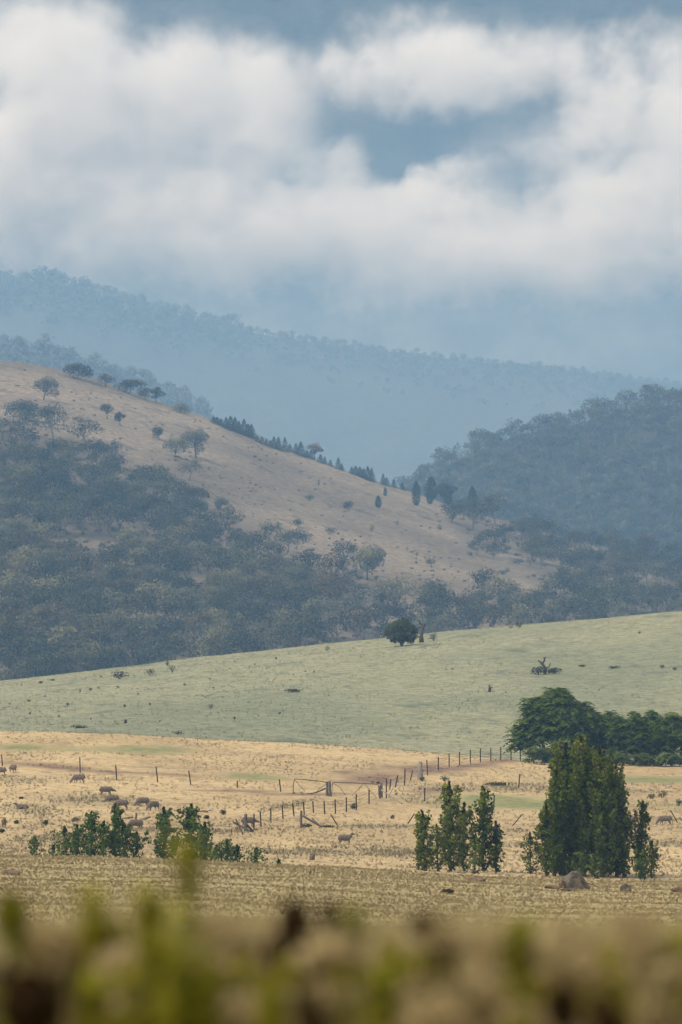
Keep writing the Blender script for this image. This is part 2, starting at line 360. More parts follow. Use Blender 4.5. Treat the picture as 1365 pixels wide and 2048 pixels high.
pv = mc.new('ShaderNodeVolumePrincipled'); pv.inputs['Color'].default_value = (0.965, 0.965, 0.965, 1); pv.inputs['Absorption Color'].default_value = (0, 0, 0, 1)
mc.put(pv.inputs['Density'], den); mc.l.new(pv.outputs[0], mc.out.inputs['Volume'])
mc.m.cycles.volume_step_rate = 0.35
tag(link_mesh('cloud', me2, mc.m), kind='stuff')
# ------------------------------------------------------------------ foliage and wood materials
def m_leaf(name, dark, mid, light, transl=0.25, rnd=0.35, up=0.0, round_=0.0):
    m = Mat(name); m.n.remove(m.b)
    v = m.attr('v'); oi = m.new('ShaderNodeObjectInfo')
    f = m.math('ADD', v, m.math('MULTIPLY', m.math('SUBTRACT', oi.outputs['Random'], 0.5), rnd), True)
    cr = m.new('ShaderNodeValToRGB'); e = cr.color_ramp.elements
    e[0].position = 0.1; e[0].color = (*dark, 1); e[1].position = 0.95; e[1].color = (*light, 1)
    x = e.new(0.5); x.color = (*mid, 1)
    m.put(cr.inputs[0], f)
    d = m.new('ShaderNodeBsdfDiffuse'); t = m.new('ShaderNodeBsdfTranslucent'); mx = m.new('ShaderNodeMixShader')
    if round_:
        vt = m.new('ShaderNodeVectorTransform', vector_type='NORMAL', convert_from='OBJECT', convert_to='WORLD'); m.put(vt.inputs[0], m.attr('nrm', 'Vector'))
        nn = m.vm('NORMALIZE', m.vm('ADD', m.vm('MULTIPLY', m.new('ShaderNodeNewGeometry').outputs['Normal'], (1 - round_,) * 3), m.vm('MULTIPLY', vt.outputs[0], (round_,) * 3)))
        m.l.new(nn, d.inputs['Normal'])
    if up:
        nn = m.vm('NORMALIZE', m.vm('ADD', m.vm('MULTIPLY', m.new('ShaderNodeNewGeometry').outputs['Normal'], (1 - up,) * 3), (0, 0, up)))
        m.l.new(nn, d.inputs['Normal']); m.l.new(nn, t.inputs['Normal'])
    m.l.new(cr.outputs[0], d.inputs[0]); m.l.new(cr.outputs[0], t.inputs[0]); mx.inputs[0].default_value = transl
    m.l.new(d.outputs[0], mx.inputs[1]); m.l.new(t.outputs[0], mx.inputs[2]); m.l.new(mx.outputs[0], m.out.inputs['Surface'])
    return m.m
def m_simple(name, c1, c2, scale=6.0, bump=0.4):
    m = Mat(name); n = m.noise(scale, 4, 0.65, vec=m.new('ShaderNodeTexCoord').outputs['Object'])
    m.color(m.mix(m.ramp(n, 0.35, 0.65), c1, c2)); m.bump(n, bump, 0.03); return m.m
L_gum = m_leaf('gum_leaves', (0.030, 0.034, 0.020), (0.105, 0.108, 0.054), (0.29, 0.27, 0.135), rnd=0.7, round_=0.8)
L_gumbrown = m_leaf('rusty_gum_leaves', (0.050, 0.038, 0.023), (0.14, 0.11, 0.062), (0.31, 0.235, 0.13), rnd=0.7, round_=0.8)
L_gumgrey = m_leaf('bluish_gum_leaves', (0.028, 0.033, 0.024), (0.09, 0.096, 0.066), (0.23, 0.23, 0.15), rnd=0.7, round_=0.8)
L_mist = m_leaf('haze_paled_forest_leaves', (0.13, 0.145, 0.122), (0.155, 0.17, 0.145), (0.18, 0.195, 0.165), round_=0.75)  # pale leaf colour carries part of the distance haze on the far ridges
L_far = m_leaf('hill_forest_leaves', (0.045, 0.055, 0.045), (0.105, 0.115, 0.085), (0.20, 0.20, 0.14), round_=0.8)  # leaf colour lightened to make up for thin haze before this hill
L_pine = m_leaf('pine_needles', (0.014, 0.030, 0.018), (0.028, 0.052, 0.028), (0.05, 0.085, 0.04), round_=0.75)
L_pop = m_leaf('poplar_leaves', (0.036, 0.054, 0.007), (0.105, 0.142, 0.014), (0.27, 0.285, 0.04), 0.3, 0.2, round_=0.65)
L_heaven = m_leaf('pinnate_leaves', (0.032, 0.052, 0.009), (0.095, 0.138, 0.020), (0.20, 0.245, 0.045), 0.3, 0.15, round_=0.65)
L_bush = m_leaf('bush_leaves', (0.035, 0.046, 0.020), (0.09, 0.108, 0.042), (0.19, 0.19, 0.08), round_=0.75)
L_bushbrown = m_leaf('brown_bush_leaves', (0.03, 0.024, 0.018), (0.07, 0.055, 0.04), (0.12, 0.10, 0.07), round_=0.75)
L_weed = m_leaf('weed_leaves', (0.075, 0.085, 0.010), (0.25, 0.245, 0.025), (0.50, 0.44, 0.045), 0.4)
L_grass = m_leaf('dry_grass_blades', (0.24, 0.175, 0.088), (0.42, 0.31, 0.155), (0.60, 0.455, 0.24), 0.0, 0.0, 0.9)
L_field = m_leaf('field_grass_blades', (0.34, 0.26, 0.115), (0.42, 0.32, 0.145), (0.51, 0.39, 0.18), 0.0, 0.0, 0.9)
L_past = m_leaf('pasture_grass_blades', (0.17, 0.185, 0.10), (0.255, 0.26, 0.145), (0.35, 0.34, 0.195), 0.0, 0.0, 0.9)
L_fore = m_leaf('foreground_grass_blades', (0.12, 0.095, 0.025), (0.30, 0.235, 0.085), (0.52, 0.41, 0.20), 0.35, 0.0)
L_seed = m_leaf('dock_seeds', (0.022, 0.012, 0.005), (0.055, 0.032, 0.012), (0.12, 0.075, 0.03), 0.1)
B_gum = m_simple('gum_bark', (0.085, 0.072, 0.060), (0.17, 0.15, 0.125), 1.5)
B_dark = m_simple('dark_bark', (0.040, 0.032, 0.026), (0.085, 0.070, 0.055), 3.0)
B_pop = m_simple('poplar_bark', (0.045, 0.042, 0.03), (0.10, 0.09, 0.07), 5.0)
M_post = m_simple('weathered_timber', (0.055, 0.043, 0.036), (0.16, 0.135, 0.115), 9.0, 0.7)
M_pale = m_simple('bleached_timber', (0.30, 0.26, 0.22), (0.50, 0.45, 0.39), 9.0)
M_steel = m_simple('rusty_steel', (0.035, 0.024, 0.019), (0.075, 0.05, 0.038), 12.0)
M_rock = m_simple('granite', (0.040, 0.032, 0.024), (0.15, 0.122, 0.092), 4.0, 1.0)
M_earth = m_simple('bare_earth', (0.11, 0.07, 0.045), (0.20, 0.13, 0.08), 3.0, 0.8)

# ------------------------------------------------------------------ plant builders
def rng(seed): return np.random.default_rng(seed)
def unit(r, n):
    v = r.normal(size=(n, 3)); return v / (np.linalg.norm(v, axis=1)[:, None] + 1e-9)
def leaves(G, C, size, r, v=0.5, aspect=0.6, flat=0.0, m=0, nrm=None):
    """leaf-sized quads at the points C"""
    n = len(C); N = unit(r, n); N[:, 2] += flat; N /= np.linalg.norm(N, axis=1)[:, None] + 1e-9
    A = np.cross(N, unit(r, n)); A /= np.linalg.norm(A, axis=1)[:, None] + 1e-9; Bv = np.cross(N, A)
    s = (np.broadcast_to(size, (n,)) * r.uniform(0.55, 1.3, n))[:, None] * 0.5
    V = np.stack([C - A * s, C - Bv * s * aspect + N * s * 0.15, C + A * s, C + Bv * s * aspect + N * s * 0.15], 1).reshape(-1, 3)
    F = np.arange(n * 4).reshape(n, 4)
    G.add(V, F, np.repeat(np.clip(np.broadcast_to(v, (n,)), 0, 1), 4), m, None if nrm is None else np.repeat(nrm, 4, 0))
def blob_pts(r, c, rad, n, shell=0.5):
    d = unit(r, n); q = (shell + (1 - shell) * r.random(n)) ** 0.6
    q = np.where(r.random(n) < 0.2, q * r.random(n), q)
    return np.asarray(c) + d * q[:, None] * np.asarray(rad), d

def gum_geo(seed, H=11.0, Wd=11.0, clumps=11, per=85, leaf=0.58, bole=0.34, lean=0.05, flat=0.30, bare=False):
    """open umbrella crown on forking limbs -> (wood Geo, leaf Geo)"""
    r = rng(seed); T = Geo(); Lf = Geo()
    fork = np.array([r.normal(0, lean * H), r.normal(0, lean * H), bole * H * r.uniform(0.8, 1.15)])
    T.tube([(0, 0, -0.6), (fork[0] * 0.3, fork[1] * 0.3, fork[2] * 0.5), fork], [0.034 * H, 0.026 * H, 0.022 * H], 6)
    for i in range(clumps):
        a = i * 2.39996 + r.normal(0, 0.35); q = math.sqrt((i + 0.4) / clumps)
        top = H * (1 - 0.26 * q * q) * r.uniform(0.9, 1.02); rc = Wd * 0.19 * r.uniform(0.75, 1.25)
        if i % 4 == 3: top *= r.uniform(0.62, 0.82)
        cx, cy2 = Wd * 0.5 * 0.80 * q * math.cos(a) + fork[0], Wd * 0.5 * 0.80 * q * math.sin(a) + fork[1]
        c = np.array([cx, cy2, top - rc * flat * 2.2])
        if i % 2 == 0 or bare:
            mid = fork * 0.45 + c * 0.55 + r.normal(0, 0.05 * H, 3)
            T.tube([fork * 0.97, mid, c], [0.015 * H, 0.010 * H, 0.003 * H], 5)
        n = int(per * r.uniform(0.7, 1.3))
        P, d = blob_pts(r, c, (rc * 1.25, rc * 1.25, rc * flat * 2.4), n, 0.45)
        P[:, 2] -= 0.25 * rc * (1 - d[:, 2]) * r.random(n)
        base = r.uniform(0.22, 0.72)
        leaves(Lf, P, leaf, r, base + r.normal(0, 0.08, n), 0.7, 0.6, 0, d * .8 + (P - np.array([fork[0], fork[1], H * .55])) / H * .7 + (0, 0, .15))
    return T, Lf
def pine_geo(seed, H=9.0, Wd=3.6, n=1700, leaf=0.55, egg=False):
    r = rng(seed); T = Geo(); Lf = Geo()
    T.tube([(0, 0, -0.4), (0, 0, H * 0.5), (0, 0, H * 0.97)], [0.018 * H, 0.012 * H, 0.003 * H], 5)
    t = r.random(n) ** 1.5; a = r.random(n) * 2 * math.pi
    lay = 0.75 + 0.35 * np.sin(t * 40 + np.sin(a * 3) * 1.5)
    R = Wd * 0.78 * (1 - t) ** 0.8 * lay * (0.75 + 0.6 * r.random(n)) + 0.1
    if egg:
        t = r.random(n); R = Wd * .98 * np.sqrt(t + .02) * (1 - t) ** .75 * (.55 + .6 * r.random(n)) * (.9 + .2 * np.sin(a * 3 + seed))
    P = np.stack([R * np.cos(a), R * np.sin(a), 0.03 * H + t * 0.92 * H - 0.18 * R], 1)
    leaves(Lf, P, leaf, r, 0.45 + r.normal(0, 0.14, n), 0.45, 0.2, 0, np.stack([np.cos(a), np.sin(a), 0 * a + .35], 1))
    return T, Lf
def bush_geo(seed, W_, H, n=500, leaf=0.3, lumps=7):
    r = rng(seed); T = Geo(); Lf = Geo()
    for i in range(5):
        a = r.random() * 6.28; T.tube([(0, 0, -0.1), (W_ * .12 * math.cos(a), W_ * .12 * math.sin(a), H * .35), (W_ * .3 * math.cos(a), W_ * .3 * math.sin(a), H * .7)], [0.02 * H + .01, 0.014 * H + .006, 0.004 * H], 5)
    for i in range(lumps):
        a = i * 2.4 + r.normal(0, .3); q = math.sqrt((i + .3) / lumps) * 0.62
        rc = W_ * 0.27 * r.uniform(.75, 1.2); hz = H * (0.62 - 0.28 * q) * r.uniform(.85, 1.1)
        P, d = blob_pts(r, (W_ * .5 * q * math.cos(a), W_ * .5 * q * math.sin(a), hz), (rc, rc, H * 0.36), n // lumps, .45)
        P[:, 2] = np.maximum(P[:, 2], 0.02 * H + r.random(len(P)) * 0.1 * H)
        leaves(Lf, P, leaf, r, r.uniform(.3, .62) + r.normal(0, .12, len(P)), .65, .3, 0, d * .8 + P / max(W_, H) * .5 + (0, 0, .1))
    return T, Lf
def poplar_geo(seed, H, W_, leaf=0.17, dens=1.0):
    """upswept branches round a leader, each carrying a spindle of leaves"""
    r = rng(seed); T = Geo(); Lf = Geo()
    bend = r.normal(0, 0.02 * H, 2)
    lead = lambda t: np.array([bend[0] * t * t, bend[1] * t * t, H * t])
    T.tube([lead(0) - (0, 0, .3), lead(.35), lead(.7), lead(.98)], [0.016 * H + .02, 0.012 * H + .01, 0.007 * H, 0.003 * H], 6)
    nb = int(9 + 2.7 * H)
    for i in range(nb):
        t0 = 0.01 + 0.80 * (i / nb) ** 1.05; a = i * 2.39996 + r.normal(0, .4)
        reach = W_ * 0.60 * (1.0 - 0.70 * max(0, t0 - 0.42) / 0.45) * r.uniform(.45, 1.2)
        ln = min(H * r.uniform(0.20, 0.38), H * (1.0 - t0) * 1.03)
        p0 = lead(t0); o = np.array([math.cos(a), math.sin(a), 0])
        p1 = p0 + o * reach * 0.62 + (0, 0, ln * 0.40); p2 = p0 + o * reach * 0.92 + (0, 0, ln * r.uniform(.85, 1.1))
        T.tube([p0, p1, p2], [0.006 * H, 0.004 * H, 0.0015 * H], 4)
        n = int(dens * 17 * (ln / leaf) * 0.62 * max(0.6, W_ / 1.2)); t = r.random(n)
        c = ((1 - t)**2)[:, None] * p0 + (2 * t * (1 - t))[:, None] * p1 + (t * t)[:, None] * p2
        wid = (0.10 + 0.155 * W_) * np.sin(np.pi * np.clip(t * 0.80 + .14, 0, 1)) ** 0.8
        P = c + unit(r, n) * (wid * r.random(n) ** 0.5)[:, None] * np.array([1, 1, .8]) + np.sin(t * 9 + i)[:, None] * .05 * W_
        P[:, 2] = np.maximum(P[:, 2], 0.05); nr = (P - c) / (wid[:, None] + .02) * .8 + o * .45 + (0, 0, .15)
        br = r.normal(0, .10)
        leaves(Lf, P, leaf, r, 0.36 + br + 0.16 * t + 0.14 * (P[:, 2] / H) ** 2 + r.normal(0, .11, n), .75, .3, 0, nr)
    n = int(dens * 90); t = r.random(n) ** .7
    P = np.stack([bend[0] * t * t, bend[1] * t * t, H * (0.70 + 0.32 * t)], 1) + unit(r, n) * (0.13 * W_ * (1.12 - t))[:, None]
    leaves(Lf, P, leaf, r, 0.55 + 0.15 * t + r.normal(0, .12, n), .75, .2)
    return T, Lf
def frond_geo(G, p, d, ln, r, v, wid=0.16, segs=4, nrm=None):
    """one pinnate leaf: a drooping row of paired leaflets"""
    d = np.asarray(d, float); side = np.cross(d, (0, 0, 1.0)); side /= np.linalg.norm(side) + 1e-9
    V = []; F = []
    for j in range(segs):
        for sg in (-1, 1):
            t0 = (j + .15) / segs; t1 = (j + .95) / segs
            q = lambda t: p + d * ln * t + np.array([0, 0, -0.55 * ln * t * t])
            w = wid * ln * 1.7 * math.sin(math.pi * min(1, (t0 * .8 + .2)))
            k0 = len(V); a, b = q(t0), q(t1)
            V += [a, q(t0 + .12) + side * sg * w + (0, 0, -.3 * w), q(t1) + side * sg * w * 1.05 + d * .08 * ln + (0, 0, -.42 * w), b]
            F.append([k0, k0 + 1, k0 + 2, k0 + 3])
    G.add(V, F, np.clip(v + r.normal(0, .06), 0, 1), 0, nrm)
def heaven_geo(seed, W_, H, ros=150, trunks=3, low=0.30, depth=None, fl=0.85):
    """low spreading tree whose branch ends carry rosettes of drooping pinnate leaves"""
    r = rng(seed); T = Geo(); Lf = Geo(); D = depth or W_
    tips = []
    for i in range(trunks):
        a = 6.28 * i / trunks + r.normal(0, .3); b0 = np.array([.12 * W_ * math.cos(a), .12 * D * math.sin(a), 0])
        k0 = b0 * 1.5 + (0, 0, H * .42)
        T.tube([b0 - (0, 0, .4), b0 * 1.15 + (0, 0, H * .2), k0], [.030 * H, .024 * H, .02 * H], 6)
        for j in range(7):
            a2 = r.random() * 6.28; e = np.array([W_ * .40 * math.cos(a2) * r.uniform(.4, 1), D * .40 * math.sin(a2) * r.uniform(.4, 1), H * r.uniform(.6, .82)])
            T.tube([k0, (k0 + e) / 2 + (0, 0, .06 * H), e], [.013 * H, .009 * H, .004 * H], 5)
    for i in range(ros):
        u = unit(r, 1)[0]
        if u[2] < -0.25: u[2] *= -1
        lump = 1 + 0.13 * math.sin(5 * math.atan2(u[1], u[0]) + seed) * (1 - abs(u[2])) + 0.10 * math.sin(9 * u[0] + 5 * u[2] + seed)
        q = (r.random() ** .25 if i % 4 else r.uniform(.3, .8)) * lump
        p = np.array([u[0] * W_ * .46 * q, u[1] * D * .46 * q, H * low + (H * (1 - low)) * (.36 + u[2] * .58 * q)])
        p[2] -= 0.16 * H * (abs(u[0]) ** 3) * q
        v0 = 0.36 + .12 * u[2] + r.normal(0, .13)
        for k in range(8):
            a = k * .785 + r.normal(0, .25); el = r.uniform(-.05, .75)
            frond_geo(Lf, p, (math.cos(a) * math.cos(el), math.sin(a) * math.cos(el), math.sin(el)), fl * r.uniform(.7, 1.2), r, v0, nrm=u * .6 + np.array([math.cos(a) * .5, math.sin(a) * .5, .45]))
    return T, Lf

_proto = {}
def plant(kind, geo, loc, leafmat, barkmat, label, cat, group=None, rz=0.0, scale=1.0, key=None, parts=('trunk', 'crown')):
    """Empty at the base > trunk, crown; later copies with the same key share the meshes"""
    e = empty(kind, loc, rz, scale); tag(e, label, cat, group)
    if key is not None and key in _proto:
        for src in _proto[key]:
            c = src.copy(); COL.objects.link(c); c.parent = e
        return e
    T, Lf = geo() if callable(geo) else geo
    a = link_mesh(parts[0], T.mesh(parts[0], True), barkmat, e)
    b = link_mesh(parts[1], Lf.mesh(parts[1]), leafmat, e)
    if key is not None: _proto[key] = (a, b)
    return e
pxm = lambda n, Y: n * K * Y        # photo pixels to metres at a distance
# ------------------------------------------------------------------ trees on the dry hill
R = rng(7)
GUMS = [dict(seed=101, H=11, Wd=12.5, clumps=12), dict(seed=102, H=12.5, Wd=11, clumps=12), dict(seed=103, H=10, Wd=12, clumps=10, flat=.24), dict(seed=104, H=9, Wd=9.5, clumps=9), dict(seed=105, H=12, Wd=13.5, clumps=14, flat=.26), dict(seed=106, H=8, Wd=8, clumps=8, flat=.36, bole=.2)]
LEAFM = {'green': L_gum, 'rusty': L_gumbrown, 'bluish': L_gumgrey}
def gum(u, row, gi, tone, label, group, scale=1.0, land=hill_land, sink=0.2):
    p = land.at(u, row); p.z -= sink
    return plant('gum_tree', lambda: gum_geo(**GUMS[gi]), p, LEAFM[tone], B_gum, label, 'tree', group, R.uniform(0, 6.28), scale, ('gum', gi, tone))

lone = "lone trees on the open dry hill"
def one_gum(u, row, wpx, hpx, seed, tone, label, bole=.3, clumps=11, flat=.3, bare=False, lean=.05):
    p = hill_land.at(u, row); H = pxm(hpx, p.y); Wd = pxm(wpx, p.y) / 1.08; p.z -= .25
    return plant('gum_tree', lambda: gum_geo(seed, H, Wd, clumps, 150, max(.45, .045 * Wd + .1), bole, lean, flat, bare), p, LEAFM[tone], B_dark, label, 'tree', lone, 0)
one_gum(86, 800, 58, 52, 201, 'bluish', 'dark round-crowned tree standing alone on bare grass near the top left of the dry hill', .36, 12, .42)
one_gum(152, 757, 64, 34, 202, 'green', 'wide low tree on the skyline, leftmost on the crest of the dry hill', .15, 12, .3)
one_gum(211, 774, 38, 30, 203, 'rusty', 'small brownish rounded tree on the hill crest between two wide trees', .12, 9, .36)
one_gum(259, 788, 60, 34, 204, 'green', 'flat-topped umbrella tree with bare pale trunks on the crest of the dry hill', .5, 10, .2, True)
one_gum(290, 800, 34, 28, 205, 'rusty', 'low tree squeezed between two umbrella trees on the hill crest', .3, 8, .28)
one_gum(311, 806, 36, 34, 206, 'bluish', 'open vase-shaped tree with forked trunk at the end of the crest row of gum trees', .4, 9, .25, True)
one_gum(360, 826, 40, 22, 207, 'green', 'low dark bushy clump alone on the hill crest left of the pines', .1, 9, .4)
one_gum(630, 920, 36, 36, 208, 'rusty', 'brown umbrella-shaped tree rising among small pines along the hill crest', .45, 9, .22)
one_gum(214, 838, 30, 36, 209, 'bluish', 'slender leaning tree on open grass below the crest umbrella trees', .45, 7, .36, True, .12)
one_gum(240, 852, 26, 32, 210, 'bluish', 'small oval tree on open grass just right of the slender leaning tree', .3, 7, .45)
one_gum(319, 880, 30, 30, 211, 'bluish', 'small round tree on open grass above the large twisted tree', .25, 8, .4)
one_gum(392, 917, 62, 64, 212, 'bluish', 'large dark tree with twisted split trunk on the open grass above the wood edge', .4, 13, .36, True, .08)
one_gum(350, 915, 52, 44, 213, 'green', 'bushy grey-green tree directly left of the large twisted tree', .2, 10, .36)
one_gum(438, 1018, 32, 30, 214, 'bluish', 'small round dark tree alone at the right edge of the left wood', .15, 9, .45)
one_gum(52, 842, 52, 46, 215, 'bluish', 'dark dense tree at the top left corner of the wood below the lone round tree', .2, 12, .42)
one_gum(735, 1160, 88, 78, 216, 'green', 'tall open gum with pale bare limbs showing, standing out of scrub mid-slope', .42, 14, .3, True, .06)
one_gum(862, 1195, 40, 32, 217, 'green', 'small umbrella tree on the grassy lower slope above the round green-hill bush', .4, 9, .28)
one_gum(962, 1222, 44, 46, 218, 'bluish', 'small dark-trunked umbrella tree low on the grassy slope right of the clearing', .5, 9, .24)
one_gum(895, 990, 56, 46, 219, 'green', 'sprawling tree with bent limbs on the skyline beside the dark pointed conifers', .4, 12, .24, True, .12)
one_gum(985, 978, 36, 30, 220, 'green', 'thin-topped gum poking above the right-hand wood skyline', .5, 8, .2, True)
one_gum(1293, 1105, 56, 50, 221, 'rusty', 'flat-crowned gum standing highest at the far right of the right-hand wood', .4, 12, .24)

def pine(u, base, hpx, wpx, label, group, i=0, egg=False):
    wpx *= R.uniform(.8, 1.25)
    p = hill_land.at(u, base); p.z -= .2
    H = pxm(hpx * 1.2, p.y); Wd = pxm(wpx, p.y)
    return plant('pine_tree', lambda: pine_geo(300 + i, 9.0, 3.6, egg=egg), p, L_pine, B_dark, label, 'tree', group, R.uniform(0, 6.28), (Wd / 3.6, Wd / 3.6, H / 9.0), ('pine', i % 5, egg))
gp = "small dark pines along the crest of the dry hill"
i = 0
NTH = ['', 'second', 'third', 'fourth', 'fifth', 'sixth', 'seventh', 'eighth', 'ninth', 'tenth', 'eleventh', 'twelfth', 'thirteenth']
for lab, pts in (('dark pine in the first dense clump on the crest', [(427, 846, 12, 11), (434, 849, 14, 11), (442, 852, 14, 12), (452, 858, 22, 14), (461, 861, 26, 15), (470, 864, 27, 16), (478, 866, 22, 14), (488, 871, 30, 16), (496, 874, 24, 14), (503, 877, 26, 14)]),
                 ('short pine in the low row along mid crest', [(515, 884, 12, 9), (524, 888, 14, 9), (533, 892, 14, 9), (541, 893, 12, 9), (548, 897, 22, 11), (557, 900, 24, 12), (570, 903, 26, 13), (580, 903, 14, 9), (592, 908, 20, 11), (602, 912, 26, 13), (614, 915, 14, 12), (622, 917, 16, 10), (641, 926, 16, 11), (650, 928, 14, 9)]),
                 ('tiny pine on the lower hill crest before the conifers', [(661, 932, 12, 8), (677, 939, 22, 11), (684, 941, 13, 9), (704, 948, 14, 10), (712, 951, 18, 11), (720, 954, 19, 11), (728, 957, 19, 10), (736, 961, 26, 12), (744, 963, 25, 11), (767, 970, 21, 10), (774, 972, 16, 9), (788, 975, 16, 8), (805, 980, 14, 7)])):
    for q_, (u, b, h, w) in enumerate(pts):
        pine(u, b, h, w, ('leftmost ' if q_ == 0 else 'rightmost ' if q_ == len(pts) - 1 else NTH[q_] + ' from left, ') + lab, gp, i); i += 1
gd = "dark pointed conifers at the right end of the open hill"
for (u, b, h, w, lab) in ((771, 992, 16, 10, 'very small cypress-like conifer nearest the crest above the open slope'), (757, 1015, 22, 13, 'small lone conifer lowest on the bare slope left of the dark pair'),
                          (833, 1011, 44, 18, 'column-shaped dark conifer, left one of the dark pair on bare grass'), (860, 1008, 32, 18, 'squat dark conifer, right one of the dark pair on bare grass'),
                          (864, 994, 40, 28, 'broad dark conifer behind the squat one of the pair'), (834, 985, 20, 17, 'small conifer on the skyline behind the column-shaped one'), (897, 1000, 31, 18, 'egg-shaped dark conifer right of the pair beside the sprawling tree'),
                          (945, 1022, 48, 24, 'tall dark conifer at the left edge of the right-hand wood'), (195, 1285, 58, 36, 'dark column-shaped conifer deep in the lower left wood')):
    pine(u, b, h, w, lab, gd, i, True); i += 1

# shrubs on the open slope
def shrub(u, row, wpx, hpx, seed, mat, label, group, land=hill_land, n=260, key=None, name='shrub'):
    p = land.at(u, row); W_ = pxm(wpx, p.y); H = pxm(hpx, p.y); p.z -= .05
    return plant(name, lambda: bush_geo(seed, W_, H, n, max(.12, W_ * .09)), p, mat, B_dark, label, 'shrub', group, R.uniform(0, 6.28) if key else 0, 1.0, key, ('stems', 'foliage'))
gs = "shrubs on the bare hillside"
for j, (u, b, w, h, lab) in enumerate(((697, 1018, 38, 20, 'low dark shrub on bare slope below the crest pines'), (620, 1000, 24, 12, 'flat grey shrub on bare slope left of the low dark shrub'), (595, 1052, 34, 16, 'pale green shrub at the top of the scrubby mid-slope'), (638, 972, 9, 18, 'thin upright bush just under the crest'),
                                        (510, 916, 10, 7, 'tiny green bush high on the open slope'), (605, 1082, 40, 24, 'bushy green shrub at the upper right edge of the left wood'), (660, 1070, 30, 20, 'small pale bush beside the bushy green shrub'), (540, 1070, 60, 34, 'wide pale green shrub mass in the middle of the wood edge'),
                                        (880, 1060, 14, 12, 'little green bush on the grass below the conifer pair'), (862, 1130, 26, 18, 'green bush alone in the grassy clearing'), (1005, 1150, 22, 12, 'flat bush in the grassy clearing near the right wood'), (905, 1042, 36, 34, 'grey-green bush at the tip of the right-hand wood'), (958, 1085, 34, 24, 'pale bush on the lower edge of the right-hand wood'), (1015, 1145, 16, 12, 'small green bush lower right in the clearing'), (745, 1065, 16, 20, 'thin grey bush mid-slope'), (795, 1050, 12, 12, 'small grey bush under the lone conifer'))):
    shrub(u, b, w, h, 400 + j, L_bush if j % 3 else L_gumgrey, lab, gs)

# the woods on the hill: gums one by one; the farther ones in one mass
cand = []
for row in np.arange(850, 1400, 17.0):
    for u in np.arange(-160, 1530, 33.0):
        uu = u + R.uniform(-17, 17); rr = row + R.uniform(-9, 9)
        gl = float(green(uu))
        if rr > gl + 35: continue
        top = float(hill(uu)) + 6
        jit = R.normal(0, 20); left_w = rr + jit > wt(uu); right_w = uu > 880 and rr - jit < wr(uu)
        if rr < top or not (left_w or right_w): continue
        n = float(vnoise(uu / 90.0, rr / 45.0, 91))
        pr = 0.92
        if rr > 1130 and uu < 900: pr = 0.78 + 0.4 * n
        if 90 < uu < 330 and 1075 < rr < 1125: pr = 0.22
        pr *= 1 if 740 < uu < 1130 and rr > 1205 else min(1.0, .42 + max(rr - float(wt(uu)) if left_w else 0, (float(wr(uu)) - rr) if right_w else 0) / 110.0)
        if R.random() > pr: continue
        p = hill_land.at(uu, rr)
        zone = 0 if (uu > 1000 or (right_w and not left_w)) else (1 if rr < 1080 else (2 if uu < 480 else 3))
        x = R.random() + .35 * n
        tone = 'rusty' if x > .80 else ('bluish' if x < .30 else 'green')
        cand.append((p.y, uu, rr, zone, tone, int(R.integers(0, 6)), R.uniform(.75, 1.25)))
cand.sort()
inframe = [c for c in cand if -25 < c[1] < 1390]
LM = [('the lone round-crowned hilltop tree', 88, 790), ('the large twisted tree', 392, 905), ('the lone small round tree', 438, 1008), ('the dark column-shaped conifer', 195, 1260),
      ('the tall open mid-slope gum', 735, 1130), ('the small umbrella tree', 862, 1185), ('the round pasture bush', 804, 1265), ('the tallest dark conifer', 945, 1002), ('the highest flat-crowned gum', 1293, 1080),
      ('the widest low pasture bush', 241, 1352), ('the wide pale shrub mass', 540, 1055), ('the dark-trunked umbrella tree', 962, 1200), ('the slender leaning tree', 214, 825), ('the twisted pasture stump', 1090, 1330), ('the leftmost pasture clod', 82, 1364), ('the second low pasture bush', 300, 1346), ('the third low pasture bush', 345, 1340), ('the thin mid-ridge pasture bush', 655, 1298), ('the pale ridge bush', 1040, 1250), ('the right end of the pasture ridge', 1365, 1223), ('the left end of the pasture ridge', 0, 1363), ('the lone conifer pair', 846, 990)]
ORD = ['nearest', 'second nearest', 'third nearest', 'fourth nearest', 'fifth nearest', 'sixth nearest', 'seventh nearest', 'eighth nearest', 'ninth nearest', 'tenth nearest', 'eleventh nearest', 'twelfth nearest', 'thirteenth nearest', 'fourteenth nearest', 'fifteenth nearest', 'sixteenth nearest', 'seventeenth nearest', 'eighteenth nearest', 'nineteenth nearest', 'twentieth nearest', 'twenty-first nearest', 'twenty-second nearest', 'twenty-third nearest', 'twenty-fourth nearest', 'twenty-fifth nearest', 'twenty-sixth nearest', 'twenty-seventh nearest', 'twenty-eighth nearest', 'twenty-ninth nearest', 'thirtieth nearest']
def by_landmark(items, lms):
    """items: (key, word, u, row) -> {key: 'second nearest <word> above <landmark>'}"""
    B = {}
    for key, word, u, r in items:
        d, nm, du, dr = min((math.hypot(u - a, r - b), n_, u - a, r - b) for n_, a, b in lms)
        w = ('right of' if du > 0 else 'left of') if abs(du) > abs(dr) else ('below' if dr > 0 else 'above')
        B.setdefault((word, w, nm), []).append((d, key))
    return {key: f'{ORD[min(i, 29)]} {word} {w} {nm}' for (word, w, nm), l in B.items() for i, (d, key) in enumerate(sorted(l, key=lambda q: q[0]))}
ZN = {0: 'in the dense wood on the right-hand side of the dry hill', 1: 'in the upper part of the left wood, just under the bare slope', 2: 'in the lower left wood above the green pasture', 3: 'in the thin scrubby wood at the foot of the bare slope'}
TN = {'green': 'olive-green gum tree', 'rusty': 'rusty brown gum tree', 'bluish': 'dull blue-grey gum tree'}
solo = set(id(c) for c in inframe[:285])
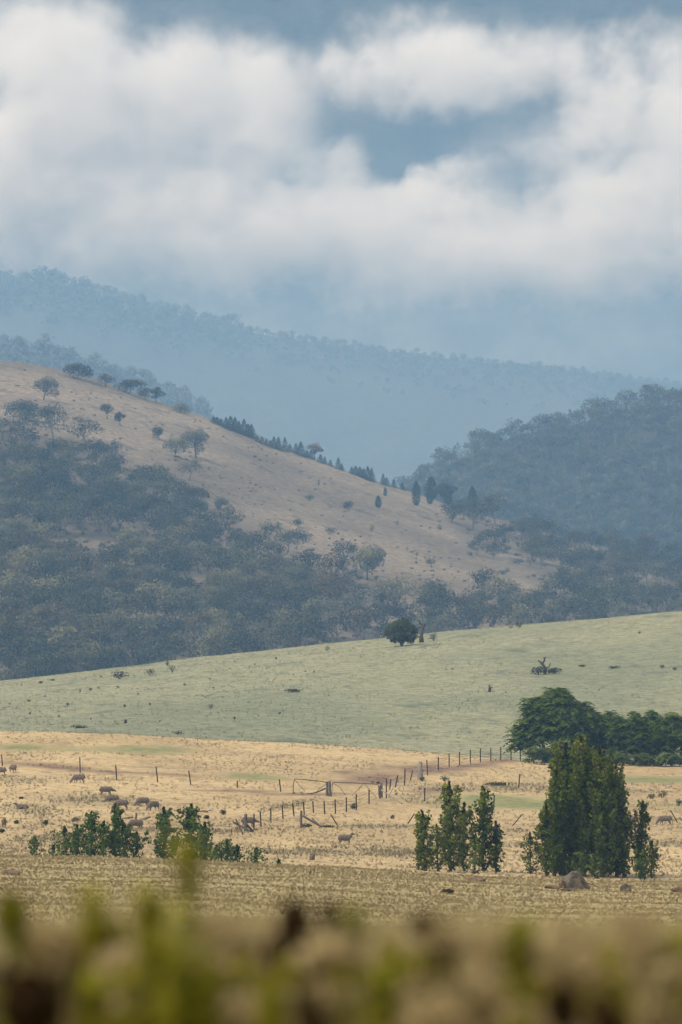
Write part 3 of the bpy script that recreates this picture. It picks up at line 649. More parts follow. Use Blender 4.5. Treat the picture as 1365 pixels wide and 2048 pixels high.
print('woods:', len(cand), 'in frame', len(inframe))
LAB = by_landmark([(id(c), TN[c[4]], c[1], c[2] - 22) for c in inframe[:285]], LM)
for c in cand:
    Y, u, row, zone, tone, gi, sc = c
    if id(c) in solo:
        gum(u, row, gi, tone, LAB[id(c)], TN[tone] + 's ' + ZN[zone], sc)
class Forest:
    """many unlike trees, placed one by one into one mesh"""
    def __init__(s, variants):
        s.var = [(np.vstack(T.V), np.vstack(T.F), np.vstack(L.V), np.vstack(L.F), np.concatenate(L.A), np.vstack(L.N)) for T, L in variants]; s.G = Geo()
    def put(s, p, i, rz, sc, dv):
        TV, TF, LV, LF, LA, LN = s.var[i]; c, q = math.cos(rz), math.sin(rz)
        R0 = np.array([[c, -q, 0], [q, c, 0], [0, 0, 1]]).T
        M = np.array([[c, -q, 0], [q, c, 0], [0, 0, 1]]).T * (np.array(sc) if np.ndim(sc) else sc)
        s.G.add(TV @ M + np.array(p), TF, .5, 1); s.G.add(LV @ M + np.array(p), LF, np.clip(LA + dv, 0, 1), 0, LN @ R0)
    def done(s, name, label, mats):
        return tag(link_mesh(name, s.G.mesh(name), mats), label, name.replace('_', ' '), kind='stuff')
fo = Forest([gum_geo(**g) for g in GUMS])
for c in cand:
    if id(c) in solo: continue
    Y, u, row, zone, tone, gi, sc = c
    p = hill_land.at(u, row); fo.put((p.x, p.y, p.z - .2), gi, R.uniform(0, 6.28), sc, R.normal(0, .12) + (.1 if tone == 'rusty' else 0))
fo.done('gum_wood', 'farther gum trees of the woods high on the dry hill', [L_gum, B_gum])

# undergrowth of the woods, and tussocks of the bare slope
und = Forest([bush_geo(161 + j, 3.2 + j % 3, 1.5 + .4 * (j % 2), 90, .5, 4) for j in range(4)]); tus = Forest([bush_geo(171 + j, 1.7, .75, 40, .36, 3) for j in range(3)])
for n_ in range(8200):
    uu = R.uniform(-60, 1425); rr = R.uniform(735, 1400)
    if rr < hill(uu) + 5 or rr > green(uu) + 20: continue
    jit = R.normal(0, 26); wood = rr + jit > wt(uu) or (uu > 880 and rr - jit * .6 < wr(uu)); nn = float(vnoise(uu / 60.0, rr / 24.0, 97))
    p = hill_land.at(uu, rr)
    if wood and R.random() < .36 + .3 * nn: und.put((p.x, p.y, p.z - .1), int(R.integers(0, 4)), R.uniform(0, 6.28), R.uniform(.5, 1.15), R.normal(.05, .15))
    elif not wood and R.random() < .22 + .5 * nn: tus.put((p.x, p.y, p.z - .05), int(R.integers(0, 3)), R.uniform(0, 6.28), R.uniform(.4, 1.25), R.normal(0, .2))
und.done('undergrowth', 'brown and grey-green undergrowth between the trees of the hill', [m_leaf('undergrowth_leaves', (0.055, 0.042, 0.028), (0.085, 0.082, 0.048), (0.15, 0.135, 0.08), round_=.7), B_gum])
tus.done('dry_tussocks', 'dry grass tussocks dotted over the bare hillside', [m_leaf('tussock_blades', (0.075, 0.062, 0.038), (0.145, 0.108, 0.065), (0.24, 0.18, 0.11), round_=.6), B_gum])

# forest on the hazy hill at the right
tall = [gum_geo(131 + j, 14 + j % 3 * 2, 12, 11, 40, 1.0, .3) for j in range(4)] + [pine_geo(140 + j, 14, 8, 300, 1.0) for j in range(2)]
fo = Forest(tall)
for row in np.arange(820, 1190, 15.0):
    for u in np.arange(700, 1560, 27.0):
        uu = u + R.uniform(-13, 13); rr = row + R.uniform(-8, 8)
        if rr < hill2(uu) + 3 or rr > 1215: continue
        p = hill2_land.at(uu, rr); fo.put((p.x, p.y, p.z - .5), int(R.choice(6, p=[.2, .2, .2, .2, .1, .1])), R.uniform(0, 6.28), R.uniform(.75, 1.2), R.normal(0, .14))
for uu in np.arange(790, 1560, 14.0):
    p = hill2_land.at(uu, float(hill2(uu)) + 2); fo.put((p.x, p.y - 8, p.z - 1), int(R.choice(6, p=[.17, .17, .17, .17, .16, .16])), R.uniform(0, 6.28), R.uniform(.7, 1.2), R.normal(0, .1))
for (uu, h) in ((973, 1.3), (1290, 1.6), (1262, 1.2), (1205, 1.1), (1085, 1.1), (1300, 1.5)):
    p = hill2_land.at(uu, float(hill2(uu)) + 2); fo.put((p.x, p.y - 12, p.z - 1), 4, 0, (h * 1.2, h * 1.2, h * .72), -.1)
fo.done('hill_forest', 'forest covering the hazy hill on the right', [L_far, B_gum])

# forests on the farthest ridges
big = [gum_geo(151 + j, 15 + j % 3 * 3, 14, 9, 16, 2.2, .3, flat=.36) for j in range(5)]
DR = {'ridge_forest': (2, 12, 24, 38, 55), 'far_ridge_forest': (2, 7, 13, 21, 31, 44, 60, 80, 105)}
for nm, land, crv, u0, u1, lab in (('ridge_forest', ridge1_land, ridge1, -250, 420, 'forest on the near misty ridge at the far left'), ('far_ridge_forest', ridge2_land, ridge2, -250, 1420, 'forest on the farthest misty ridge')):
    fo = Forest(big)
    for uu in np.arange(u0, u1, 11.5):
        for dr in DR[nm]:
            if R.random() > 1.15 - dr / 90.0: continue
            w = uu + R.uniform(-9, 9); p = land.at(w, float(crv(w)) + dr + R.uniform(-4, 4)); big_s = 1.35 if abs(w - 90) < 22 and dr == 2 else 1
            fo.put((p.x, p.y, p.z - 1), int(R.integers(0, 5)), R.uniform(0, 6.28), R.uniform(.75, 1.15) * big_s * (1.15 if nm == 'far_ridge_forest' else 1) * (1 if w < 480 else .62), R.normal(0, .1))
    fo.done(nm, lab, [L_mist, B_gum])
# ------------------------------------------------------------------ poplars along the near edge of the paddock
def poplar(u, top, w, base, label, group, seed, mat=None, dens=1.0):
    p = pad_land.at(u, base); H = pxm(base - top, p.y); W_ = pxm(w, p.y) * 1.05; p.z -= .05
    if mat is L_light: p.y -= 2.6
    elif group.endswith('right-hand clump'): p.y += (seed * 7 % 5 - 2) * .55
    big = W_ > 1.0
    return plant('poplar_tree' if H > 1.3 else 'poplar_sapling', lambda: poplar_geo(seed, H, W_, .20 if H > 3 else .15, dens), p, mat or L_pop, B_pop, label, 'tree' if H > 1.3 else 'sapling', group)
L_light = m_leaf('young_poplar_leaves', (0.06, 0.095, 0.02), (0.13, 0.18, 0.035), (0.23, 0.28, 0.06), 0.35, 0.2, round_=.65)
L_left = m_leaf('fresh_poplar_leaves', (0.03, 0.058, 0.010), (0.085, 0.145, 0.024), (0.20, 0.26, 0.05), 0.3, 0.2, round_=.65)
g1 = "young poplars of the left-hand row"
for j, a in enumerate(((70, 1673, 30, 1712, 'small rounded poplar standing alone at the far left end of the row'), (108, 1690, 20, 1712, 'tiny poplar sapling between the leftmost poplar and the dense left clump'),
        (131, 1655, 38, 1713, 'leftmost stem of the dense left poplar clump'), (155, 1650, 36, 1714, 'second stem of the dense left poplar clump, level with its left neighbour'), (184, 1624, 46, 1716, 'broad-topped poplar in the middle of the dense left clump'),
        (207, 1642, 38, 1717, 'poplar in the dip between the two high tops of the dense left clump'), (231, 1609, 30, 1717, 'tallest narrow spire of the dense left poplar clump, ending in a tuft'), (251, 1648, 38, 1718, 'poplar just right of the tallest spire in the left clump'),
        (273, 1664, 32, 1718, 'lowest rightmost poplar of the dense left clump'), (328, 1616, 42, 1720, 'slim poplar standing free, right of the dense left clump'), (346, 1672, 20, 1721, 'short side shoot at the right foot of the slim free-standing poplar'),
        (384, 1610, 44, 1722, 'tall pointed poplar behind the yellow blurred weed tip'), (410, 1645, 32, 1725, 'shorter poplar leaning against the tall pointed one'), (434, 1690, 32, 1730, 'low poplar bush left part of the round green bush group'),
        (455, 1678, 36, 1732, 'bushy low poplar with a thin raised tip'), (475, 1690, 26, 1731, 'right end of the low bushy poplar group'), (513, 1696, 32, 1732, 'small poplar standing alone right of the bushy group'), (558, 1719, 15, 1735, 'tiny green seedling, rightmost of the left row'))):
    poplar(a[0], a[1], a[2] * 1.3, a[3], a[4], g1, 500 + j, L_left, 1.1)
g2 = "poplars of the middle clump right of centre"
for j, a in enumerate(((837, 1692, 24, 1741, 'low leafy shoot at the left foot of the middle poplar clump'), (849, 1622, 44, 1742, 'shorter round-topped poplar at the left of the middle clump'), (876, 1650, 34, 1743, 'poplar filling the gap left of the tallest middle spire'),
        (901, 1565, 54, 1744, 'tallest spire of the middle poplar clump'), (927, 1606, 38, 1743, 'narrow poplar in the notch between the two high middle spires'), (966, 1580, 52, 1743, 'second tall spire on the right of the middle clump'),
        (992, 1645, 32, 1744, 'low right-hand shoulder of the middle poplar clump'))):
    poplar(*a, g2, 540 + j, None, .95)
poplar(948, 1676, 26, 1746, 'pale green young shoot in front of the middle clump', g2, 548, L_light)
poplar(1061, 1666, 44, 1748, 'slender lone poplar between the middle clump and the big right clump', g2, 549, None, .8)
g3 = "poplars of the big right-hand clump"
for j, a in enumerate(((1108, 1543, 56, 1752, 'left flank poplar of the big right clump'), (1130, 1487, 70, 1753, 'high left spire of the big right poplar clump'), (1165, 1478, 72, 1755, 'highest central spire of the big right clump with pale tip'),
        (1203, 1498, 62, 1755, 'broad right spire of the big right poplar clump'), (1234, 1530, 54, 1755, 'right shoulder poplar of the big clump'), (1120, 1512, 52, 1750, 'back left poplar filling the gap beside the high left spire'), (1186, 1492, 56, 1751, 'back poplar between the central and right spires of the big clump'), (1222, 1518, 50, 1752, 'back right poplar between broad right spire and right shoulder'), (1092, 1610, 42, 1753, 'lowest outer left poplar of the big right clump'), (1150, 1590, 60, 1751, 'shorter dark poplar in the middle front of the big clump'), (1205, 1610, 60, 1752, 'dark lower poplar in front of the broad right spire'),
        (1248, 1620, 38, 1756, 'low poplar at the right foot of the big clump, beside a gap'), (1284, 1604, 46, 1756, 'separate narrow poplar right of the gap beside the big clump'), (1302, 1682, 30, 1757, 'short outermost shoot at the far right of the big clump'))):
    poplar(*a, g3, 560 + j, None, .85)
for j, a in enumerate(((1138, 1712, 24, 1754, 'short pale shoot just left above the boulder'), (1160, 1694, 28, 1755, 'pale upright shoot directly behind the boulder'), (1186, 1704, 34, 1757, 'pale leafy shoot right behind the boulder'), (1276, 1690, 30, 1759, 'mid-green shoot in front of the separate narrow poplar'))):
    poplar(*a, g3, 590 + j, L_light)

# ------------------------------------------------------------------ the spreading tree and hedge at the field edge
def heaven(u, base, top, w, seed, label, cat='tree', ros=130, low=.3, name='tree_of_heaven', group=None, trunks=3, dep=None, fl=.85, mat=None):
    p = pad_land.at(u, base, 330, 586); W_ = pxm(w, p.y); H = pxm(base - top, p.y); p.z -= .1
    if dep: p.y += dep; p.z = float(pad_land.z(p.x, p.y)) - .1
    return plant(name, lambda: heaven_geo(seed, W_, H, ros, trunks, low, min(W_, 7.0), fl), p, mat or L_heaven, B_gum, label, cat, group)
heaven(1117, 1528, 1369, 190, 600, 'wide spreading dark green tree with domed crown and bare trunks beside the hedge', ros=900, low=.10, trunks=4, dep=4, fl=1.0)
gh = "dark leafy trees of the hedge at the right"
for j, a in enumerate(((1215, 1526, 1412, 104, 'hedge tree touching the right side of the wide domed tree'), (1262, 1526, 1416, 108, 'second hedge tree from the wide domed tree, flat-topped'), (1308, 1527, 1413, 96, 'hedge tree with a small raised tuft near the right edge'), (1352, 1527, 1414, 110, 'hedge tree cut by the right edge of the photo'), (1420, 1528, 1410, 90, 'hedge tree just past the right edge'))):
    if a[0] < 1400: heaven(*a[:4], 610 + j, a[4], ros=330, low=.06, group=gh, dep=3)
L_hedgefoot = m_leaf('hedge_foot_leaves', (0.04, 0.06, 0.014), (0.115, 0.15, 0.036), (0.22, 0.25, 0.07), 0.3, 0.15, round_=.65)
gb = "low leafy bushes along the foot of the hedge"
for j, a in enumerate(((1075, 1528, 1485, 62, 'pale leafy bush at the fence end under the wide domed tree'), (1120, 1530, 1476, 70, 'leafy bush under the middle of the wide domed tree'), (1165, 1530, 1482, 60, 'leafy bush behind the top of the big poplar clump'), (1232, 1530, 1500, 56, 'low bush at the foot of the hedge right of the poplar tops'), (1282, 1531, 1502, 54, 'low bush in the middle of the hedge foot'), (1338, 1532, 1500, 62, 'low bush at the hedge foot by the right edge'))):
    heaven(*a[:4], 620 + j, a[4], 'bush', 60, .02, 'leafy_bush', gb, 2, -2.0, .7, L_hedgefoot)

# ------------------------------------------------------------------ things on the green pasture
def snag(u, base, pts, label, name='dead_snag', cat='dead tree', land=green_land, mat=B_dark, group=None):
    """dead wood: each limb a list of (du, dv, radius) in photo pixels from the base"""
    p = land.at(u, base); s = K * p.y; G = Geo()
    for l, limb in enumerate(pts):
        G.tube([(a * s, (0.25 * math.sin(a * .7 + l)) * s * 4 * (b > 2), b * s - (.15 if b == 0 else 0)) for a, b, c in limb], [c * s for a, b, c in limb], 7)
    return tag(link_mesh(name, G.mesh(name, True), mat, None, p), label, cat, group)
shrub(804, 1293, 72, 60, 640, L_bush, 'large round green bush on the pasture ridge beside a dead snag', None, green_land, 2600, name='round_bush')
snag(844, 1285, [[(0, 0, 5.5), (-1, 12, 4), (1, 24, 3), (3, 32, 3), (1, 38, 1.6)], [(1, 26, 2.4), (5, 33, 2.6), (8, 37, 1.2)], [(0, 34, 1.4), (-5, 43, 1.1), (-14, 47, .6)], [(-3, 8, 1.4), (-10, 14, 1.1), (-22, 13, .7)]], 'dark broken snag with a bent branch right of the round bush')
shrub(867, 1282, 22, 20, 641, L_bushbrown, 'small dark brown bush right of the broken snag', None, green_land, 220)
shrub(1040, 1256, 22, 16, 642, L_bush, 'small pale bush on the pasture ridge in the right half', None, green_land, 200)
shrub(1022, 1257, 14, 8, 643, L_bush, 'very low tuft just left of the small pale ridge bush', None, green_land, 90)
shrub(1078, 1350, 36, 20, 644, L_gumgrey, 'left half of the dark low bush around the twisted stump', None, green_land, 420)
shrub(1108, 1349, 34, 17, 645, L_gumgrey, 'right half of the dark low bush around the twisted stump', None, green_land, 380)
snag(1090, 1348, [[(0, 0, 3.4), (2, 10, 3), (-4, 19, 3), (-13, 27, 1.4)], [(-5, 20, 1.8), (0, 27, 2), (-1, 32, 2.2), (3, 33, .8)], [(2, 10, 1.8), (9, 15, 1.2), (12, 22, .7)]], 'twisted grey stump rising out of a dark low bush on the pasture', 'twisted_stump', 'stump')
snag(980, 1384, [[(0, 0, 3.4), (0, 7, 2.8), (-1, 14, 1.6)], [(1, 7, 1.4), (5, 10, 1)]], 'small dark stump standing alone on the open pasture', 'tree_stump', 'stump')
gs2 = "low bushes scattered on the green pasture"
for j, (u, b, w, h, lab) in enumerate(((241, 1359, 42, 20, 'widest of the three low bushes near the left ridge of the pasture'), (300, 1352, 28, 18, 'middle one of the three low bushes near the left ridge'), (345, 1345, 24, 18, 'right one of the three low bushes near the left ridge'), (586, 1385, 42, 9, 'flat dark bush in the middle of the pasture'),
        (422, 1418, 22, 12, 'low dark bush left of centre on the pasture'), (159, 1457, 36, 8, 'flat green bush near the bottom left of the pasture'), (356, 1470, 26, 10, 'low grey bush near the lower edge of the pasture'), (273, 1489, 16, 9, 'small bush at the bottom edge of the pasture above the dry grass'), (1228, 1338, 30, 8, 'flat dark bush on the pasture right of the twisted stump'),
        (1165, 1334, 22, 6, 'flat faint bush between the twisted stump and the flat dark bush'), (1325, 1336, 14, 8, 'small tuft at the right side of the pasture'), (1350, 1340, 12, 7, 'small dark tuft by the right edge of the pasture'), (82, 1367, 12, 6, 'dark clod-like bush at the left end of the pasture ridge'),
        (105, 1362, 16, 6, 'brown tuft on the pasture ridge at the far left'), (655, 1303, 14, 14, 'thin bush on the pasture ridge, middle of the photo'), (335, 1332, 10, 12, 'thin tuft on the ridge above the three low bushes'), (212, 1475, 12, 8, 'little dark tuft bottom left of the pasture'), (252, 1447, 8, 10, 'upright little tuft left of the low grey bush'), (382, 1486, 16, 8, 'dark tuft near the pasture edge above the sheep'))):
    shrub(u, b, w, h, 650 + j, L_bush if j % 4 else L_bushbrown, lab, gs2, green_land, 150)
gw = "small dark weeds dotted over the green pasture"
wp = [(58, 1405), (43, 1372), (203, 1355), (160, 1385), (182, 1382), (197, 1378), (236, 1377), (276, 1390), (427, 1378), (534, 1339), (470, 1325), (510, 1330), (552, 1320), (612, 1345), (628, 1346), (250, 1415), (300, 1412), (135, 1412), (90, 1395), (1280, 1268), (905, 1340), (118, 1435), (182, 1440), (320, 1445), (470, 1440), (560, 1430), (60, 1430), (20, 1410), (420, 1360), (370, 1372)]
WLM = [('the widest low bush', 241, 1352), ('the flat dark mid-pasture bush', 586, 1380), ('the round bush', 804, 1270), ('the twisted stump', 1090, 1338), ('the small lone stump', 980, 1378), ('the flat bottom-left bush', 159, 1453), ('the left-of-centre bush', 422, 1412), ('the right-edge tuft', 1350, 1336), ('the third low bush', 345, 1340)]
WL = by_landmark([(j, 'small dark weed', u, b) for j, (u, b) in enumerate(wp)], WLM)
for j, (u, b) in enumerate(wp):
    p = green_land.at(u, b); s = R.uniform(.35, .8)
    plant('weed', lambda: bush_geo(690 + j % 4, .85, .7, 70, .16, 4), p, L_bushbrown, B_dark, WL[j], 'weed', gw, R.uniform(0, 6.28), s, ('weed', j % 4), ('stems', 'foliage'))

# ------------------------------------------------------------------ sheep
def voxel_union(name, solids, vox, smooth=6, fuzz=0.0, seed=0):
    """limbs and ellipsoids fused into one continuous skin"""
    bm = bmesh.new()
    for s in solids:
        if s[0] == 'e':
            g = bmesh.ops.create_icosphere(bm, subdivisions=3, radius=1.0)['verts']
            Mx = Matrix.Rotation(s[3] if len(s) > 3 else 0, 3, 'Y')
            for v in g: v.co = Vector(s[1]) + Mx @ Vector([v.co[k] * s[2][k] for k in range(3)])
        else:
            a, b, ra, rb = Vector(s[1]), Vector(s[2]), s[3], s[4]; n = 9
            for q in range(n):
                t = q / (n - 1); r = ra + (rb - ra) * t; c = a.lerp(b, t)
                for v in bmesh.ops.create_icosphere(bm, subdivisions=2, radius=r)['verts']: v.co += c
    me = bpy.data.meshes.new(name); bm.to_mesh(me); bm.free()
    o = bpy.data.objects.new('t', me); COL.objects.link(o)
    m = o.modifiers.new('r', 'REMESH'); m.mode = 'VOXEL'; m.voxel_size = vox; m.use_smooth_shade = True
    m = o.modifiers.new('s', 'SMOOTH'); m.iterations = smooth; m.factor = .5
    me2 = bpy.data.meshes.new_from_object(o.evaluated_get(bpy.context.evaluated_depsgraph_get())); bpy.data.objects.remove(o); me2.name = name
    return me2
def sheep_mesh(pose):
    S_ = []
    lie = pose == 'lying'; dz = -.42 if lie else 0
    S_ += [('e', (0, 0, .70 + dz), (.52, .25, .27)), ('e', (.30, 0, .69 + dz), (.27, .23, .28)), ('e', (-.34, 0, .70 + dz), (.27, .25, .27)), ('e', (-.60, 0, .64 + dz), (.06, .05, .13))]
    if not lie:
        for sx in (-1, 1):
            y = .13 * sx; w = .04 * sx
            S_ += [('c', (.36 + w, y, .55), (.37 + w * 2, y, .30), .085, .048), ('c', (.37 + w * 2, y, .30), (.38 + w * 2, y, .03), .042, .034)]
            S_ += [('c', (-.40 - w, y, .58), (-.36 - w, y, .38), .11, .06), ('c', (-.36 - w, y, .38), (-.46 - w, y, .26), .055, .042), ('c', (-.46 - w, y, .26), (-.43 - w, y, .03), .042, .034)]
    else:
        for sx in (-1, 1): S_ += [('c', (.30, .2 * sx, .10), (.52, .2 * sx, .05), .07, .04), ('c', (-.35, .22 * sx, .12), (-.12, .24 * sx, .05), .10, .045)]
    if pose == 'grazing':
        n0, n1, hd, mz, ear = (.46, 0, .70), (.74, 0, .40), (.80, 0, .30), (.90, 0, .10), (.74, .14, .36)
    elif pose == 'nibbling':
        n0, n1, hd, mz, ear = (.46, 0, .72), (.74, 0, .62), (.82, 0, .60), (1.0, 0, .50), (.77, .15, .63)
    else:
        n0, n1, hd, mz, ear = (.42, 0, .78 + dz), (.62, 0, 1.0 + dz), (.68, 0, 1.06 + dz), (.88, 0, 1.0 + dz), (.62, .16, 1.10 + dz)
    S_ += [('c', n0, n1, .19, .12), ('c', hd, mz, .105, .058)]
    for sx in (-1, 1): S_.append(('c', (hd[0] - .03, .07 * sx, hd[2] + .05), (ear[0], ear[1] * sx * 1.25, ear[2] + .02), .04, .022))
    me = voxel_union('sheep', S_, .028, 4)
    n = len(me.vertices); V = np.zeros(n * 3, np.float32); me.vertices.foreach_get('co', V); V = V.reshape(-1, 3)
    face = np.clip(1 - np.linalg.norm(V - (np.array(hd) * .4 + np.array(mz) * .6), axis=1) / .20, 0, 1) * 2.2
    legs = np.clip((.34 - V[:, 2]) / .08, 0, 1) if not lie else 0 * V[:, 2]
    v = np.clip(np.maximum(face, legs), 0, 1)
    wool = (1 - v) * .030; V += (np.stack([vnoise(V[:, 0] * 11 + k * 7, V[:, 2] * 11 + V[:, 1] * 9, 5 + k) for k in range(3)], 1)) * wool[:, None]
    me.vertices.foreach_set('co', V.astype(np.float32).ravel())
    at = me.attributes.new('v', 'FLOAT', 'POINT'); at.data.foreach_set('value', v.astype(np.float32))
    me.polygons.foreach_set('use_smooth', np.ones(len(me.polygons), bool)); me.update()
    return me
ms = Mat('sheep_wool'); oi = ms.new('ShaderNodeObjectInfo'); tc = ms.new('ShaderNodeTexCoord').outputs['Object']
wool = ms.mix(ms.ramp(ms.noise(9, 4, .7, vec=tc), .3, .7), (0.085, 0.068, 0.052), (0.18, 0.145, 0.112))
wool = ms.mix(ms.math('MULTIPLY', oi.outputs['Random'], .5), wool, (0.15, 0.105, 0.080))
ms.color(ms.mix(ms.attr('v'), wool, (0.15, 0.12, 0.10))); ms.bump(ms.noise(30, 3, .6, vec=tc), .6, .02)
SH = {}
def sheep(u, base, pose, rz, label, scale=1.0, sink=0.06):
    scale *= .77
    if pose not in SH: SH[pose] = sheep_mesh(pose)
    p = pad_land.at(u, base); p.z -= sink
    o = bpy.data.objects.new('sheep', SH[pose]); COL.objects.link(o)
    if not SH[pose].materials: SH[pose].materials.append(ms.m)
    o.location = p; o.rotation_euler = (0, 0, math.radians(rz)); o.scale = (scale,) * 3
    return tag(o, label, 'sheep', 'sheep in the dry paddock')
# rz 0 faces right, 180 left, -90 towards the eye
sheep(2, 1552, 'grazing', 172, 'brown sheep cut off by the left edge, nearest the leftmost fence post', 1.1)
sheep(27, 1546, 'nibbling', 120, 'sheep turned away beside the one at the left edge', 1.05)
sheep(159, 1567, 'grazing', 178, 'brown sheep grazing alone below the thin wire posts, in profile', 1.12)
sheep(212, 1592, 'nibbling', 5, 'sheep facing right with level head, left of the pair in tall grass', 1.12)
sheep(226, 1604, 'grazing', 190, 'sheep half hidden in grass with only its back showing', 1.1, .28)
sheep(244, 1620, 'grazing', 185, 'sheep just above the tuft of the tallest left poplar spire', 1.15)
sheep(287, 1613, 'grazing', 205, 'round woolly sheep seen from behind its left shoulder, head lowered', 1.15, .14)
sheep(308, 1622, 'grazing', 225, 'sheep with its head down above the slim free-standing poplar', 1.12)
sheep(273, 1661, 'grazing', 200, 'sheep grazing between the dense left clump and the slim poplar', 1.12)
sheep(9, 1656, 'standing', -80, 'sheep facing the viewer at the left edge, ears spread', .92)
sheep(45, 1619, 'lying', 185, 'sheep lying in the grass at the left with its head raised', 1.0, .02)
sheep(497, 1655, 'nibbling', 10, 'sheep standing behind the broken timber post, facing right', 1.1)
sheep(690, 1690, 'standing', 8, 'lone sheep with raised head in open grass right of centre', 1.02)
sheep(625, 1721, 'standing', -75, 'small sheep half sunk in grass facing the viewer, lowest in the paddock', .72, .2)
sheep(1331, 1650, 'grazing', 176, 'sheep grazing at the right edge beside a leaning stick', 1.15, .1)
sheep(1262, 1651, 'grazing', 170, 'sheep mostly hidden behind the right-hand poplars', 1.15, .1)

# ------------------------------------------------------------------ fences, gates, timber
def pad(u, row): return pad_land.at(u, row)
def picket_geo(h, w=.055, lean=0.0):
    """three-finned steel picket"""
    G = Geo()
    for a in (0.3, 2.39, 4.49):
        o = np.array([math.cos(a), math.sin(a), 0]); s = np.array([-o[1], o[0], 0]) * .012
        V = []
        for zz in (-.3, h * .6, h):
            for q in (0, 1): V += [o * w * q + s + (lean * zz, 0, zz), o * w * q - s + (lean * zz, 0, zz)]
        F = []
        for k0 in (0, 4): F += [[k0, k0 + 2, k0 + 6, k0 + 4], [k0 + 3, k0 + 1, k0 + 5, k0 + 7], [k0 + 2, k0 + 3, k0 + 7, k0 + 6], [k0 + 1, k0, k0 + 4, k0 + 5]]
        F += [[8, 10, 11, 9]]
        G.add(V, F)
    return G
def timber_geo(h, r, taper=.85, seed=0, lean=(0, 0), sides=8):
    q = rng(seed); G = Geo(); n = 6
    G.tube([(lean[0] * t * h + q.normal(0, .012), lean[1] * t * h + q.normal(0, .012), -.3 + (h + .3) * t) for t in np.linspace(0, 1, n)], [r * (1.12 - (1.12 - taper) * t) * q.uniform(.93, 1.07) for t in np.linspace(0, 1, n)], sides)
    V = np.vstack(G.V); V += np.stack([vnoise(V[:, 0] * 30, V[:, 2] * 4, seed + 3)] * 2 + [0 * V[:, 0]], 1) * r * .16
    V[-1, 2] += .02; G.V = [V]; return G
def wires(pts_list, heights, parent, origin, name='wire', rad=.009):
    for hz in heights:
        G = Geo(); P = []
        for (a, b) in zip(pts_list[:-1], pts_list[1:]):
            for t in (0, .25, .5, .75):
                P.append(a.lerp(b, t) - origin + Vector((0, 0, hz - .10 * hz * 4 * t * (1 - t))))
        P.append(pts_list[-1] - origin + Vector((0, 0, hz)))
        G.tube(P, rad, 4); link_mesh(name, G.mesh(name), M_steel, parent)
def wire_fence(name, posts, label, heights=(.25, .55, .85, 1.08), group=None):
    """posts: (u, top row, base row, top u)"""
    P0 = pad(posts[0][0], posts[0][2]); e = tag(empty(name, P0), label, 'fence', group); pts = []
    for k, a in enumerate(posts):
        u, top, base = a[:3]; ut = a[3] if len(a) > 3 else u
        p = pad(u, base); h = pxm(base - top, p.y); pts.append(p)
        o = link_mesh('fence_post', picket_geo(h, .058, (ut - u) / (base - top)).mesh('fence_post'), M_steel, e, p - P0)
        o.rotation_euler[2] = 0.0
    wires(pts, heights, e, P0)
    return e
wire_fence('wire_fence', [(508.5, 1628, 1660), (522.5, 1624, 1654, 521), (542, 1617, 1646.5), (566.5, 1612, 1639, 565), (588.5, 1607, 1632.5, 585.5), (609, 1604, 1631, 607), (627.5, 1603, 1626.5, 626), (650, 1603, 1629, 648.5), (671.5, 1599.5, 1628, 670.5), (693, 1595, 1624.5), (713, 1588, 1621), (738.5, 1580, 1608.5), (760, 1572, 1598)],
           'wire fence on dark pickets climbing from the broken timber post to the gate')
wire_fence('wire_fence', [(855.5, 1520, 1551, 854), (877, 1514, 1540.5), (898.6, 1508, 1534.5), (919.5, 1504, 1532), (941, 1500, 1526.5), (961.4, 1497, 1525), (982, 1496, 1523), (1001.8, 1494, 1520), (1022.4, 1492, 1520), (1041, 1491, 1517), (1059.6, 1490, 1516)],
           'wire fence on evenly spaced pickets running from the thick grey post to the hedge')
wire_fence('wire_fence', [(773, 1557, 1597), (780, 1559, 1580, 782), (791, 1551, 1575, 796), (809.5, 1538, 1571, 810.5), (821, 1541, 1561, 826), (841, 1530, 1560)],
           'short crooked fence of leaning pickets between the gate and the thick grey post', (.4, .8))
gl = "fence pickets left standing alone"
def lone_post(u, top, base, ut, label, w=.058, mat=None, name='fence_post'):
    p = pad(u, base); h = pxm(base - top, p.y)
    tag(link_mesh(name, picket_geo(h, w, (ut - u) / (base - top)).mesh(name), mat or M_steel, None, p), label, 'post', gl)
for a in ((5.5, 1510, 1532, 3.5, 'leftmost picket, beside the sheep at the left edge'), (161, 1515, 1547, 160, 'thin faint picket behind the sheep grazing in profile'), (234, 1531, 1560, 232, 'picket between the profile sheep and the next picket right'), (316, 1534, 1565, 312.5, 'dark picket on bare ground above the row of grazing sheep'), (382, 1542, 1570, 378, 'leaning picket right of the dark picket on bare ground'), (475, 1562, 1576, 475, 'short faint picket below the green grass patch'),
          (562, 1559, 1584, 559, 'picket just left of the tall open gate frame'), (1037.5, 1549, 1577, 1040, 'picket standing alone in the dry field under the hedge'), (849.5, 1576, 1603, 850, 'picket at the left end of the bright green strip'), (987.5, 1590, 1616, 989, 'picket in the bright green strip beside the middle poplars'), (920, 1590, 1606, 916, 'leaning picket showing between the two middle poplar spires'), (940.5, 1622, 1649, 937, 'picket in the notch of the middle poplar clump')):
    lone_post(*a)
for a in ((1025, 1628, 1652, 1046, 'dark picket leaning far right in dry grass beside the middle poplars'), (816, 1628, 1648, 829, 'thin picket leaning right, left of the middle poplar clump'), (1355, 1621, 1646, 1341, 'picket leaning left at the right edge by the grazing sheep'), (677, 1630, 1654, 662, 'picket leaning left in open grass above the lone sheep')):
    lone_post(*a)

